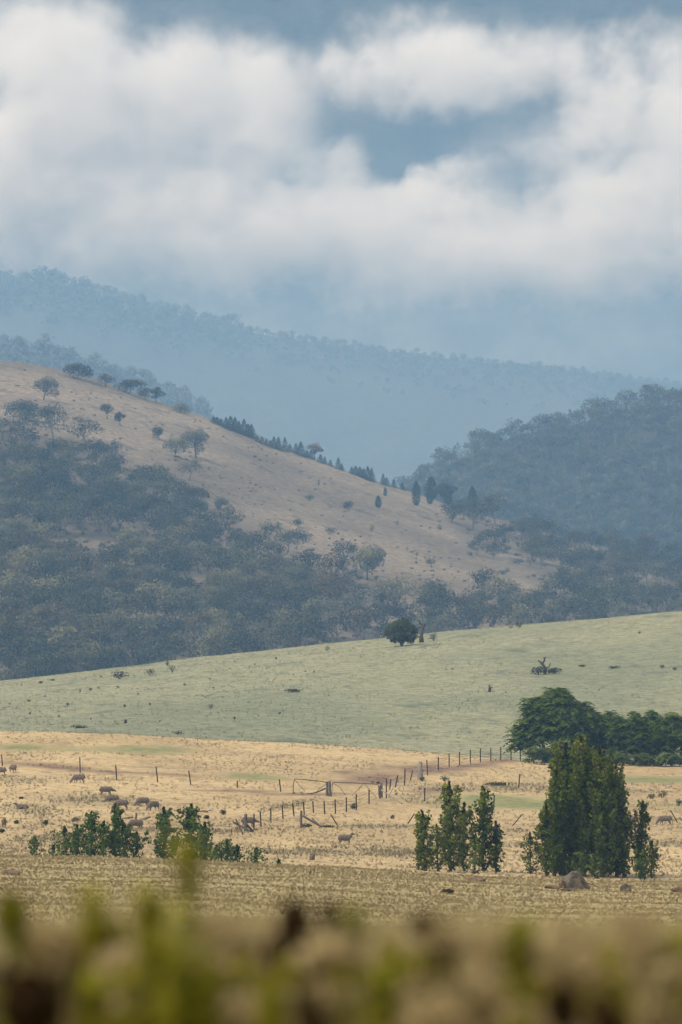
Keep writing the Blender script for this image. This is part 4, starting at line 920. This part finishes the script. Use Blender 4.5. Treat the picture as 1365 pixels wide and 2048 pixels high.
def post(u, top, base, rpx, label, seed, name='timber_post', lean=(0, 0), mat=M_post, taper=.85):
    p = pad(u, base); h = pxm(base - top, p.y)
    return tag(link_mesh(name, timber_geo(h, pxm(rpx, p.y), taper, seed, lean).mesh(name, True), mat, None, p), label, 'post')
def log(a, b, rpx, label, name, mat=M_post, cat='rail', dy=0.0, r2=None, sag=0.0):
    """bar between two photo points that share the ground distance of the lower one"""
    lo = a if a[1] > b[1] else b; p = pad(*lo); s = K * p.y
    A = Vector(((a[0] - lo[0]) * s, dy * (a is not lo), (lo[1] - a[1]) * s)); B_ = Vector(((b[0] - lo[0]) * s, dy * (b is not lo), (lo[1] - b[1]) * s))
    G = Geo(); P = []
    for t in np.linspace(0, 1, 7): P.append(tuple(A.lerp(B_, t) - Vector((0, 0, sag * s * 4 * t * (1 - t)))))
    G.tube(P, np.linspace(rpx * s, (r2 or rpx) * s, 7), 7)
    return tag(link_mesh(name, G.mesh(name, True), mat, None, p), label, cat)
post(492, 1629, 1663, 3.4, 'thick upright timber post hung with broken rails, left end of the wire fence', 1)
log((467, 1645), (506, 1665), 2.2, 'broken rail sloping down to the right across the thick timber post', 'broken_rail', r2=1.6)
log((472, 1638), (487, 1670), 1.5, 'thin rail fallen steeply against the thick timber post', 'broken_rail', dy=-.2)
log((493, 1648), (507, 1664), 2.2, 'short dark prop leaning on the right of the thick timber post', 'broken_rail', B_dark, dy=-.4)
log((408, 1652), (465, 1654.5), 1.5, 'long weathered rail lying level left of the broken timber post', 'fallen_rail', r2=1.2)
post(464, 1657, 1668, 1.3, 'short stub at the right end of the long level rail', 2)
post(603, 1622, 1657, 2.7, 'upright grey timber post with a sloping brace below the wire fence', 3)
log((606, 1632), (645, 1655), 2.0, 'long brace sloping from the upright grey post to the ground', 'brace_rail', dy=-.3)
log((624, 1636), (639, 1652), 1.2, 'short stick crossing behind the long sloping brace', 'brace_rail', dy=.3)
post(655, 1564, 1592, 2.6, 'left one of the twin dark gate posts between the two gates', 4, 'gate_post')
post(661.5, 1563, 1593.5, 2.6, 'right one of the twin dark gate posts between the two gates', 5, 'gate_post', (-.06, 0))
post(763, 1567, 1596, 2.9, 'dark timber gate post with a pale prop at the right end of the gate', 6, 'gate_post')
post(841, 1524, 1560, 6.0, 'thick pale grey stump-like post flaring at its foot, on the corner of the fences', 7, 'corner_post', (0, 0), m_simple('grey_timber', (0.16, 0.135, 0.11), (0.30, 0.26, 0.22), 5.0), .62)
log((763, 1580), (806, 1609), 1.2, 'long pale pole propped against the gate post', 'prop_pole', M_pale, 'pole', dy=-.3)
log((790, 1569), (778, 1592), 1.3, 'short pale pole leaning among the crooked pickets', 'prop_pole', M_pale, 'pole', dy=-.2)
def gate(name, base_pt, bars, braces, label):
    p = pad(*base_pt); s = K * p.y; e = tag(empty(name, p), label, 'gate')
    def tube(lst, nm, r):
        G = Geo(); Q = []
        pts = [np.array(((u - base_pt[0]) * s, 0, (base_pt[1] - v) * s)) for u, v in lst]
        G.tube(pts, r, 6); link_mesh(nm, G.mesh(nm, True), M_steel, e)
    tube(bars, 'frame', .035)
    for b in braces: tube(b, 'brace', .022)
gate('field_gate', (588, 1589), [(586.5, 1588), (588, 1567), (589, 1560), (592, 1558.5), (610, 1560), (640, 1563), (655, 1565.5)], [[(590, 1560), (600, 1572), (611, 1584)], [(655, 1567), (643, 1575), (632, 1586)]], 'rusty tube gate frame left of the twin gate posts')
log((652, 1577), (613, 1588.5), 1.6, 'dark sagging timber under the left gate frame', 'fallen_rail', B_dark, sag=2.5, r2=1.0)
gate('field_gate', (665, 1592), [(665, 1592), (665, 1570), (666, 1566), (669, 1565), (700, 1566), (730, 1567.5), (754, 1569), (757.5, 1571), (758, 1592)], [[(667, 1567), (682, 1576), (691, 1591)], [(727, 1568), (716, 1580), (704, 1592)], [(729, 1568), (742, 1583), (753, 1595)]], 'long rusty tube gate spanning from the twin posts to the propped gate post')
def ring(u, v, rpx, base):
    p = pad(u, base); s = K * p.y; G = Geo(); zc = (base - v) * s
    th = np.linspace(.2, 6.1, 22); G.tube([(rpx * s * math.sin(t), .02 * t, zc + rpx * s * math.cos(t)) for t in th], .018, 5)
    G.tube([(rpx * s * .5, .06, -.05), (rpx * s * .6, .05, zc * .5), (rpx * s * .3, .05, zc - rpx * s * .9)], .016, 5)
    tag(link_mesh('wire_coil', G.mesh('wire_coil'), M_steel, None, p), 'coil of old wire standing in the grass below the thick grey post', 'wire')
ring(803, 1578, 5, 1590)

# rocks, mounds, tufts of the paddock and the field
def rock(land, u, base, wpx, hpx, label, seed, name='rock', mat=M_rock, cat='rock', group=None, wedge=0.0, depth=.8, Y=None, sink=.25):
    p = land.at(u, base); W_, H = pxm(wpx, p.y), pxm(hpx, p.y); q = rng(seed)
    bm = bmesh.new(); bmesh.ops.create_icosphere(bm, subdivisions=4, radius=1.0)
    pl = [(unit(q, 1)[0], q.uniform(.55, .85)) for _ in range(11)]
    for v in bm.verts:
        c = np.array(v.co)
        for n_, d_ in pl:
            t = c @ n_ - d_
            if t > 0: c = c - n_ * t * .93
        c = c * (1 + .05 * vnoise(c[0] * 4 + seed, c[1] * 4 + c[2] * 3, seed))
        x, zz = c[0] * .56 * W_, (c[2] + 1 - 2 * sink) / (2 - 2 * sink) * H
        if wedge: x += wedge * W_ * (zz / H) ** 1; x *= 1 - .45 * max(0, zz / H)
        v.co = (x, c[1] * .5 * W_ * depth, zz)
    me = bpy.data.meshes.new(name); bm.to_mesh(me); bm.free()
    me.polygons.foreach_set('use_smooth', np.ones(len(me.polygons), bool))
    return tag(link_mesh(name, me, mat, None, p), label, cat, group)
def boulder():
    p = near_land.at(1152, 1779); s = K * p.y; bm = bmesh.new(); q = rng(11)
    for y, k in ((-.62, .55), (-.45, .85), (0, 1.0), (.5, .8), (.8, .4)):
        for x, z_ in ((-13, -6), (-28, 13), (-30, 18), (-22, 26), (-9, 36), (0, 38), (7, 34), (18, 17), (28, 3), (30, -6)):
            bm.verts.new(((x + q.normal(0, 1)) * s * (k if abs(x) > 12 else 1), y * 40 * s, (z_ * (k if z_ > 20 else 1) + q.normal(0, 1)) * s))
    h = bmesh.ops.convex_hull(bm, input=bm.verts); bmesh.ops.delete(bm, geom=list(set(v for v in h['geom_interior'] + h['geom_unused'] if isinstance(v, bmesh.types.BMVert))), context='VERTS')
    bmesh.ops.bevel(bm, geom=bm.edges[:], offset=1.2 * s, segments=2, affect='EDGES', profile=.6)
    bmesh.ops.subdivide_edges(bm, edges=bm.edges[:], cuts=2, use_grid_fill=True)
    for v in bm.verts: v.co += Vector([.022 * float(vnoise(v.co.x * 5 + k * 9, v.co.z * 6 + v.co.y * 5, 3 + k)) for k in range(3)])
    me = bpy.data.meshes.new('boulder'); bm.to_mesh(me); bm.free()
    tag(link_mesh('boulder', me, M_rock, None, p), 'large angular boulder with a sloping ridge in front of the big poplar clump', 'boulder')
boulder()
gr = "stones lying in the near field"
rock(near_land, 1128, 1777, 22, 14, 'low reddish stone tucked against the left foot of the boulder', 12, 'stone', M_earth, 'stone', gr)
rock(near_land, 1104, 1778, 30, 9, 'flat brown stone farther left of the boulder', 13, 'stone', M_earth, 'stone', gr)
rock(near_land, 1140, 1783, 36, 6, 'flat pale slab in front of the boulder', 14, 'stone', M_rock, 'stone', gr)
rock(near_land, 1252, 1783, 24, 14, 'small dark stone on the field right of the boulder', 15, 'stone', M_rock, 'stone', gr)
rock(near_land, 1255, 1800, 30, 5, 'flat earth-coloured stone below the small dark stone', 16, 'stone', M_earth, 'stone', gr)
rock(near_land, 1358, 1785, 34, 10, 'low brown stone at the right edge of the field', 17, 'stone', M_earth, 'stone', gr)
rock(near_land, 955, 1763, 40, 9, 'low brown mound in the field in front of the middle poplars', 18, 'earth_mound', M_earth, 'mound')
rock(near_land, 18, 1750, 42, 11, 'low brown mound in the field at the left edge', 19, 'earth_mound', M_earth, 'mound')
rock(pad_land, 152, 1644, 16, 9, 'small dark rock in dry grass above the dense left poplars', 20)
rock(pad_land, 422, 1622, 12, 6, 'pale small stone on the dry slope left of the wire fence', 21, 'rock', M_pale)
rock(pad_land, 408, 1625, 16, 5, 'flat pinkish stone beside the pale small stone', 22, 'rock', M_earth)
rock(pad_land, 786, 1638, 9, 8, 'little dark rock in the open dry grass right of the wire fence', 23)
log((285, 1640), (302, 1634), 2.4, 'short weathered log in the grass left of the slim poplar', 'fallen_log', M_post, 'log', r2=1.6)
log((243, 1638), (268, 1635), 2.0, 'low weathered log beside a small stump in the grass', 'fallen_log', M_post, 'log', r2=1.6)
post(273, 1626, 1640, 2.2, 'small grey stump in the grass behind the left poplars', 8, 'stump')
for j, (u, b, w, h, lab) in enumerate(((447, 1630, 14, 14, 'small bright green bush on the dry slope left of the wire fence'), (414, 1638, 12, 10, 'small dull bush below the pale stones'), (92, 1651, 12, 13, 'small green bush in dry grass left of the dense poplars'), (34, 1648, 11, 9, 'dark small bush at the left of the paddock'), (5, 1667, 13, 12, 'green bush at the left edge below the sheep facing the viewer'), (43, 1598, 11, 6, 'dark low tuft above the lying sheep'), (708, 1619, 16, 16, 'round grey weed under the wire fence near the gate'),
        (845, 1563, 12, 12, 'weedy bush below the thick grey post'), (1303, 1598, 22, 14, 'green bush at the right end of the bright green strip'), (1325, 1596, 26, 18, 'larger green bush right beside the one on the strip end'), (1358, 1612, 20, 18, 'yellow-green bush at the right edge above the leaning picket'), (388, 1652, 8, 22, 'thin sapling with a tufted top behind the tall pointed poplar'), (895, 1787, 34, 12, 'dark dry tuft on the near field below the middle poplars'), (757, 1568, 8, 6, 'tiny dark weed beside the gate'), (889, 1563, 24, 14, 'weedy green bush right of the thick grey post'), (995, 1572, 60, 10, 'dark weedy strip of bushes under the lone picket'), (612, 1655, 26, 10, 'dark weeds round the upright grey post'), (655, 1655, 40, 6, 'low weeds along the foot of the sloping brace'))):
    shrub(u, b, w, h, 700 + j, L_bush if j not in (1, 12) else L_bushbrown, lab, 'small bushes and weeds about the dry grass', near_land if u == 895 else pad_land, 170)
# ------------------------------------------------------------------ grass: more blades than anyone could count
def grass(name, X, Y, Z, h, w, blades, mat, tone, seed, label, lean=.45, spread=.5):
    r = rng(seed); n = len(X); N = n * blades
    bx = np.repeat(X, blades) + r.normal(0, 1, N) * np.repeat(spread * h, blades) * .6; by = np.repeat(Y, blades) + r.normal(0, 1, N) * np.repeat(spread * h, blades) * .6
    bz = np.repeat(Z, blades); hh = np.repeat(h, blades) * r.uniform(.5, 1.03, N); a = r.random(N) * 6.283; l = np.abs(r.normal(0, lean, N)) * hh
    dx, dy = np.cos(a) * l, np.sin(a) * l; a2 = r.random(N) * 6.283; ww = np.broadcast_to(w, (n,)).repeat(blades) * .5
    sx, sy = np.cos(a2) * ww, np.sin(a2) * ww
    st = lambda x, y, zz: np.stack([x, y, zz], -1)
    b0 = st(bx - sx, by - sy, bz - .05); b1 = st(bx + sx, by + sy, bz - .05)
    m0 = st(bx - sx * .8 + dx * .35, by - sy * .8 + dy * .35, bz + hh * .6); m1 = st(bx + sx * .8 + dx * .35, by + sy * .8 + dy * .35, bz + hh * .6)
    t0 = st(bx + dx - sx * .15, by + dy - sy * .15, bz + hh); t1 = st(bx + dx + sx * .15, by + dy + sy * .15, bz + hh)
    V = np.stack([b0, b1, m0, m1, t0, t1], 1).reshape(-1, 3); k0 = np.arange(N)[:, None] * 6
    F = np.stack([k0 + np.array([0, 1, 3, 2]), k0 + np.array([2, 3, 5, 4])], 1).reshape(-1, 4)
    v = np.clip(np.repeat(tone, blades) + r.normal(0, .035, N), 0, 1)
    return tag(link_mesh(name, make_mesh(name, V, F, False, {'v': np.repeat(v, 6)}), mat), label, 'grass', kind='stuff')
def scatter(land, n, Y0, Y1, seed, u0=-60, u1=1425, power=1.0):
    r = rng(seed); Y = Y0 + (Y1 - Y0) * r.random(n) ** power; u = r.uniform(u0, u1, n); X = (u - 682.5) * K * Y
    return X, Y, land.zU(u, Y), u
# dry paddock: tufts, thicker and greyer where the noise says so
X, Y, Z, u = scatter(pad_land, 26000, 318, 592, 1)
t = fbm(X / 7.0, Y / 16.0, 4, 15); ru = 1500 - Z / Y / K
keep = (rng(2).random(len(X)) < .55 + .6 * t)
X, Y, Z, t = X[keep], Y[keep], Z[keep], t[keep]
zr = zones_rgba((X / (K * Y) + 682.5), Y, X, Z); keep = (zr[:, 0] < .16) & (zr[:, 1] < .3)
X, Y, Z, t, zr = X[keep], Y[keep], Z[keep], t[keep], zr[keep]
grass('dry_grass', X, Y, Z, .07 + .12 * np.clip(rng(3).random(len(X)) * .8 + t, 0, 1), .05, 5, L_grass, np.clip(.66 + .30 * t - .4 * zr[:, 0] - .45 * zr[:, 2] - .5 * zr[:, 1], 0, 1), 4, 'dry straw-coloured grass covering the sloping paddock')
X, Y, Z, u = scatter(pad_land, 60000, 318, 592, 21)
zr = zones_rgba(u, Y, X, Z); keep = rng(22).random(len(X)) < np.clip(zr[:, 2] - .15 + .25 * zr[:, 0], 0, 1) * 1.1
X, Y, Z, zr = X[keep][:7000], Y[keep][:7000], Z[keep][:7000], zr[keep][:7000]
L_rank = m_leaf('rank_grass_blades', (0.20, 0.145, 0.085), (0.31, 0.245, 0.13), (0.40, 0.325, 0.175), 0.0, 0.0, 0.8)
grass('rank_grass', X, Y, Z, .10 + .15 * rng(23).random(len(X)), .06, 5, L_rank, np.clip(.55 + .3 * zr[:, 2] - .5 * zr[:, 0], 0, 1), 24, 'grey-green rank grass and weeds in streaks across the paddock')
X, Y, Z, u = scatter(green_land, 16000, 690, 1000, 5)
t = fbm(X / 10.0, Y / 26.0, 4, 25)
grass('pasture_grass', X, Y, Z, .08 + .10 * np.clip(rng(6).random(len(X)) * .7 + t, 0, 1), .09, 4, L_past, .55 + .35 * t, 7, 'pale grey-green grass of the pasture hill')
# near field
X, Y, Z, u = scatter(near_land, 38000, 60, 300, 8, -260, 1625, power=.7)
t = fbm(X / 5.0, Y / 14.0, 4, 35)
grass('field_grass', X, Y, Z, (.05 + .05 * np.clip(rng(9).random(len(X)) + .5 * t, 0, 1)) + .05 * np.clip((Y - 240) / 60, 0, 1), .03, 5, L_field, (.5 + .30 * t) + .25 * np.clip((Y - 230) / 60, 0, 1), 10, 'short tan grass of the near field')
# foreground: blades, and clumps of leafy growth and seed tops, each kind one object
def fground(u, Y): return np.array(near_land.zU(((u - 682.5) * Y / 40.0) + 682.5, Y))
r = rng(12); n = 20000; Y = 11.0 + 9.0 * r.random(n); u = r.uniform(-1500, 2865, n); X = (u - 682.5) * K * Y
t = fbm(X / .12, Y / .9, 2, 45) + .3 * fbm(X / .4, Y / 3.0, 2, 54); keep = r.random(n) < np.clip(.35 + 1.2 * t, 0, 1)
X, Y, t, u = X[keep], Y[keep], t[keep], u[keep]; Z = fground(u, Y)
grass('tall_foreground_grass', X, Y, Z, np.clip(-Z - (425 - 130 * t) * K * Y + r.normal(0, .02, len(X)), .10, .85), .008, 7, L_fore, .5 + .9 * t, 12, 'tall blurred tan grass in the foreground', .2, .12)
r = rng(15); n = 9000; Y = 17.0 + 16.0 * r.random(n); u = r.uniform(-700, 2065, n); X = (u - 682.5) * K * Y
t = fbm(X / .35, Y / 1.5, 3, 49); Z = fground(u, Y)
grass('thin_foreground_grass', X, Y, Z, np.clip(-Z - (335 - 90 * t) * K * Y + r.normal(0, .03, n), .08, .9), .007, 5, L_fore, .62 + .4 * t, 16, 'thin soft tan grass between the blurred foreground and the field', .25, .15)
L_fgreen = m_leaf('olive_growth', (0.11, 0.105, 0.014), (0.29, 0.25, 0.036), (0.50, 0.42, 0.08), .35)
L_fdead = m_leaf('dead_growth', (0.022, 0.013, 0.005), (0.055, 0.037, 0.012), (0.12, 0.085, 0.028), .1)
L_ftan = m_leaf('pale_seed_tops', (0.24, 0.175, 0.07), (0.42, 0.32, 0.15), (0.62, 0.48, 0.26), .3)
def growth(name, mat, n, row0, row1, w0, w1, h0, h1, seed, label, spots=()):
    q = rng(seed); G = Geo()
    L_ = [(q.uniform(-1500, 2865), row0 + (row1 - row0) * q.random() ** .8, q.uniform(w0, w1), q.uniform(h0, h1)) for _ in range(int(n * 2.95))] + list(spots)
    for (u, v, w, h) in L_:
        Y = q.uniform(9.5, 13.5); s = K * Y; c = np.array([(u - 682.5) * s, Y, tan_row(v) * Y]); g = float(fground(u, Y)); m = int(50 + w * h / 62)
        P = c + unit(q, m) * (q.random(m) ** .4)[:, None] * np.array([w * s * .5, w * s * .5, h * s * .5])
        P[:, 0] += .25 * w * s * np.sin(P[:, 2] * 31 + u); leaves(G, P, .026, q, q.uniform(.25, .75) + q.normal(0, .12, m), .45, -.2)
        for k in range(4):
            e = c + q.normal(0, .2, 3) * np.array([w * s, w * s, h * s]); G.tube([(c[0] + q.normal(0, .02), Y + q.normal(0, .02), g - .02), (c + e) / 2 * np.array([1, 1, .5]) + np.array([0, 0, g * .5]), e], [.004, .003, .0015], 4, .4)
    tag(link_mesh(name, G.mesh(name), mat), label, 'grass', kind='stuff')
growth('pale_seed_grass', L_ftan, 150, 1868, 2085, 45, 130, 40, 100, 21, 'pale blurred seed tops of the foreground grass', ((440, 1875, 110, 80), (900, 1915, 120, 90), (1280, 1890, 100, 70), (700, 1900, 150, 60), (130, 1880, 80, 60)))
growth('olive_growth', L_fgreen, 46, 1905, 2060, 50, 130, 50, 120, 22, 'blurred olive-green leafy growth of the foreground', ((230, 1900, 110, 120), (820, 1940, 100, 60), (1040, 1890, 80, 100), (680, 1960, 120, 60), (360, 1990, 110, 90), (1230, 1930, 90, 70)))
growth('dead_growth', L_fdead, 20, 1930, 2060, 45, 120, 40, 100, 23, 'blurred dark dead growth in the gaps of the foreground', ((60, 1985, 130, 120), (610, 2000, 120, 80), (900, 2000, 120, 70), (1120, 2000, 80, 110), (1200, 2010, 70, 100), (150, 1960, 90, 90), (420, 1960, 60, 80), (20, 1830, 50, 80)))

def fpt(u, v, Y): return np.array([(u - 682.5) * K * Y, Y, tan_row(v) * Y])
def weedy(u, top, wpx, Y, label, seed, n=26, size=.05, mat=L_weed, v=.5, spread=1.0, dense=1.6):
    """leafy upright weed whose top shows at (u, top)"""
    q = rng(seed); tip = fpt(u, top, Y); gz = float(near_land.zU(tip[0] / (K * 40) + 682.5, Y)); H = tip[2] - gz; W_ = pxm(wpx, Y)
    e = tag(empty('leafy_weed', (tip[0], Y, gz)), label, 'weed', 'blurred leafy weeds in the foreground'); T = Geo(); Lf = Geo()
    for k in range(7):
        ox = 0 if k == 0 else q.uniform(-.5, .5) * W_; hk = H if k == 0 else H * q.uniform(.72, .9); oy = q.normal(0, .04)
        b = np.array([ox * .25, oy * .3, 0]); tp = np.array([ox, oy, hk]); md_ = (b + tp) / 2 + q.normal(0, .02, 3)
        T.tube([b, md_, tp], [.006, .004, .002], 5)
        for j in range(int(n * dense * (2.2 if k == 0 else 1))):
            s = q.uniform(.25, 1.0); c = (1 - s)**2 * b + 2 * s * (1 - s) * md_ + s * s * tp; a = q.random() * 6.28
            o = np.array([math.cos(a), math.sin(a), q.uniform(.1, .8)]); L_ = 1.35 * size * q.uniform(.6, 1.2) * (1.25 - .6 * s); sd_ = np.array([-o[1], o[0], 0]) * L_ * .28
            Lf.add([c, c + o * L_ * .5 + sd_, c + o * L_, c + o * L_ * .5 - sd_], [[0, 1, 2, 3]], np.clip(v + q.normal(0, .15), 0, 1))
        if k < 3:
            for j in range(70):
                a = q.random() * 6.28; o = np.array([math.cos(a), math.sin(a), q.uniform(-.3, 1.2)]); L_ = .034 * q.uniform(.6, 1.2); c = tp + np.array([0, 0, -.09 * q.random()]); sd_ = np.array([-o[1], o[0], 0]) * L_ * .42
                Lf.add([c, c + o * L_ * .5 + sd_, c + o * L_, c + o * L_ * .5 - sd_], [[0, 1, 2, 3]], np.clip(v + .15 + q.normal(0, .12), 0, 1))
    link_mesh('stems', T.mesh('stems'), mat, e); link_mesh('leaves', Lf.mesh('leaves'), mat, e)
weedy(374, 1706, 90, 9.3, 'tall yellow-green weed at the lower left whose tip covers a poplar', 800, 26, .05, v=.66, dense=3)
weedy(300, 1800, 150, 9.4, 'broad leafy green weed at the lower left beside the tallest weed', 801, 34, .055, v=.5, dense=3)
weedy(188, 1795, 70, 9.5, 'thin pale green weed left of the broad leafy weed', 802, 12, .04, v=.5, dense=1.0)
weedy(762, 1962, 70, 9.2, 'bright green leafy weed at the bottom centre', 803, 30, .045, v=.45)
weedy(545, 1985, 70, 9.2, 'olive leafy weed at the bottom left of centre', 804, 24, .045, v=.35)
weedy(1035, 1868, 70, 9.4, 'dull olive weed in the right half of the foreground', 805, 14, .04, v=.35, dense=.7)
weedy(705, 1835, 50, 9.6, 'faint olive weed right of the dark seed heads', 806, 12, .04, v=.35, dense=.7)
weedy(1335, 1900, 110, 11.5, 'dark green leafy weed in the bottom right corner', 807, 30, .05, v=.15)
weedy(30, 1810, 90, 9.4, 'dark olive weed at the left edge of the foreground', 808, 16, .045, v=.2, dense=.8)
def dock(u, top, wpx, hpx, Y, label, seed):
    """dry dock plant: stalk with a dense spindle of brown seeds"""
    q = rng(seed); tip = fpt(u, top, Y); gz = float(near_land.zU(tip[0] / (K * 40) + 682.5, Y)); H = tip[2] - gz; W_ = pxm(wpx, Y); L_ = pxm(hpx, Y)
    e = tag(empty('dock_plant', (tip[0], Y, gz)), label, 'plant', 'blurred dry dock plants in the foreground'); T = Geo(); G = Geo()
    T.tube([(0, 0, 0), (.01, 0, H * .5), (0, 0, H)], [.006, .005, .002], 5)
    n = int(900 * min(2.5, W_ * L_ / .008)); s = q.random(n); a = q.random(n) * 6.28
    rr = W_ * .5 * np.sin(np.pi * np.clip(s * .86 + .1, 0, 1)) * q.random(n) ** .5
    leaves(G, np.stack([rr * np.cos(a), rr * np.sin(a), H - L_ * s], 1), .016, q, .4 + q.normal(0, .2, n), .8)
    link_mesh('stalk', T.mesh('stalk'), L_seed, e); link_mesh('seed_head', G.mesh('seed_head'), L_seed, e)
for j, a in enumerate(((590, 1800, 70, 110, 10.0, 'large dark oval seed head left of centre'), (657, 1802, 38, 55, 10.5, 'small reddish-brown seed head right of the large oval one'), (848, 1830, 62, 50, 10.0, 'squat brown seed head right of centre'), (545, 1875, 34, 70, 9.8, 'thin brown seed head below left of the large oval one'), (18, 1785, 56, 90, 9.8, 'brown seed head at the left edge'),
        (60, 1945, 120, 150, 9.3, 'big dark brown seed head in the bottom left corner'), (1125, 1975, 70, 90, 9.3, 'dark red-brown seed head at the bottom right of centre'), (1205, 1990, 60, 80, 9.3, 'dark seed head at the bottom, right of the red-brown one'))):
    dock(*a, 830 + j)
# ------------------------------------------------------------------ haze: the air between the camera and the last ridge
def haze():
    x0, x1, y0, y1, z0, z1 = -1400, 1400, -80, 8900, -14.5, 685
    V = [(x, y, zz) for zz in (z0, z1) for y in (y0, y1) for x in (x0, x1)]
    F = [(0, 2, 3, 1), (4, 5, 7, 6), (0, 1, 5, 4), (2, 6, 7, 3), (0, 4, 6, 2), (1, 3, 7, 5)]
    m = Mat('air'); m.n.remove(m.b)
    pv = m.new('ShaderNodeVolumePrincipled'); pv.inputs['Color'].default_value = (0.33, 0.62, 1.0, 1); pv.inputs['Absorption Color'].default_value = (1, 1, 1, 1)
    pv.inputs['Density'].default_value = 1.38e-4; pv.inputs['Anisotropy'].default_value = 0.0
    m.l.new(pv.outputs[0], m.out.inputs['Volume'])
    tag(link_mesh('haze', make_mesh('haze', V, F), m.m), kind='stuff')
haze()
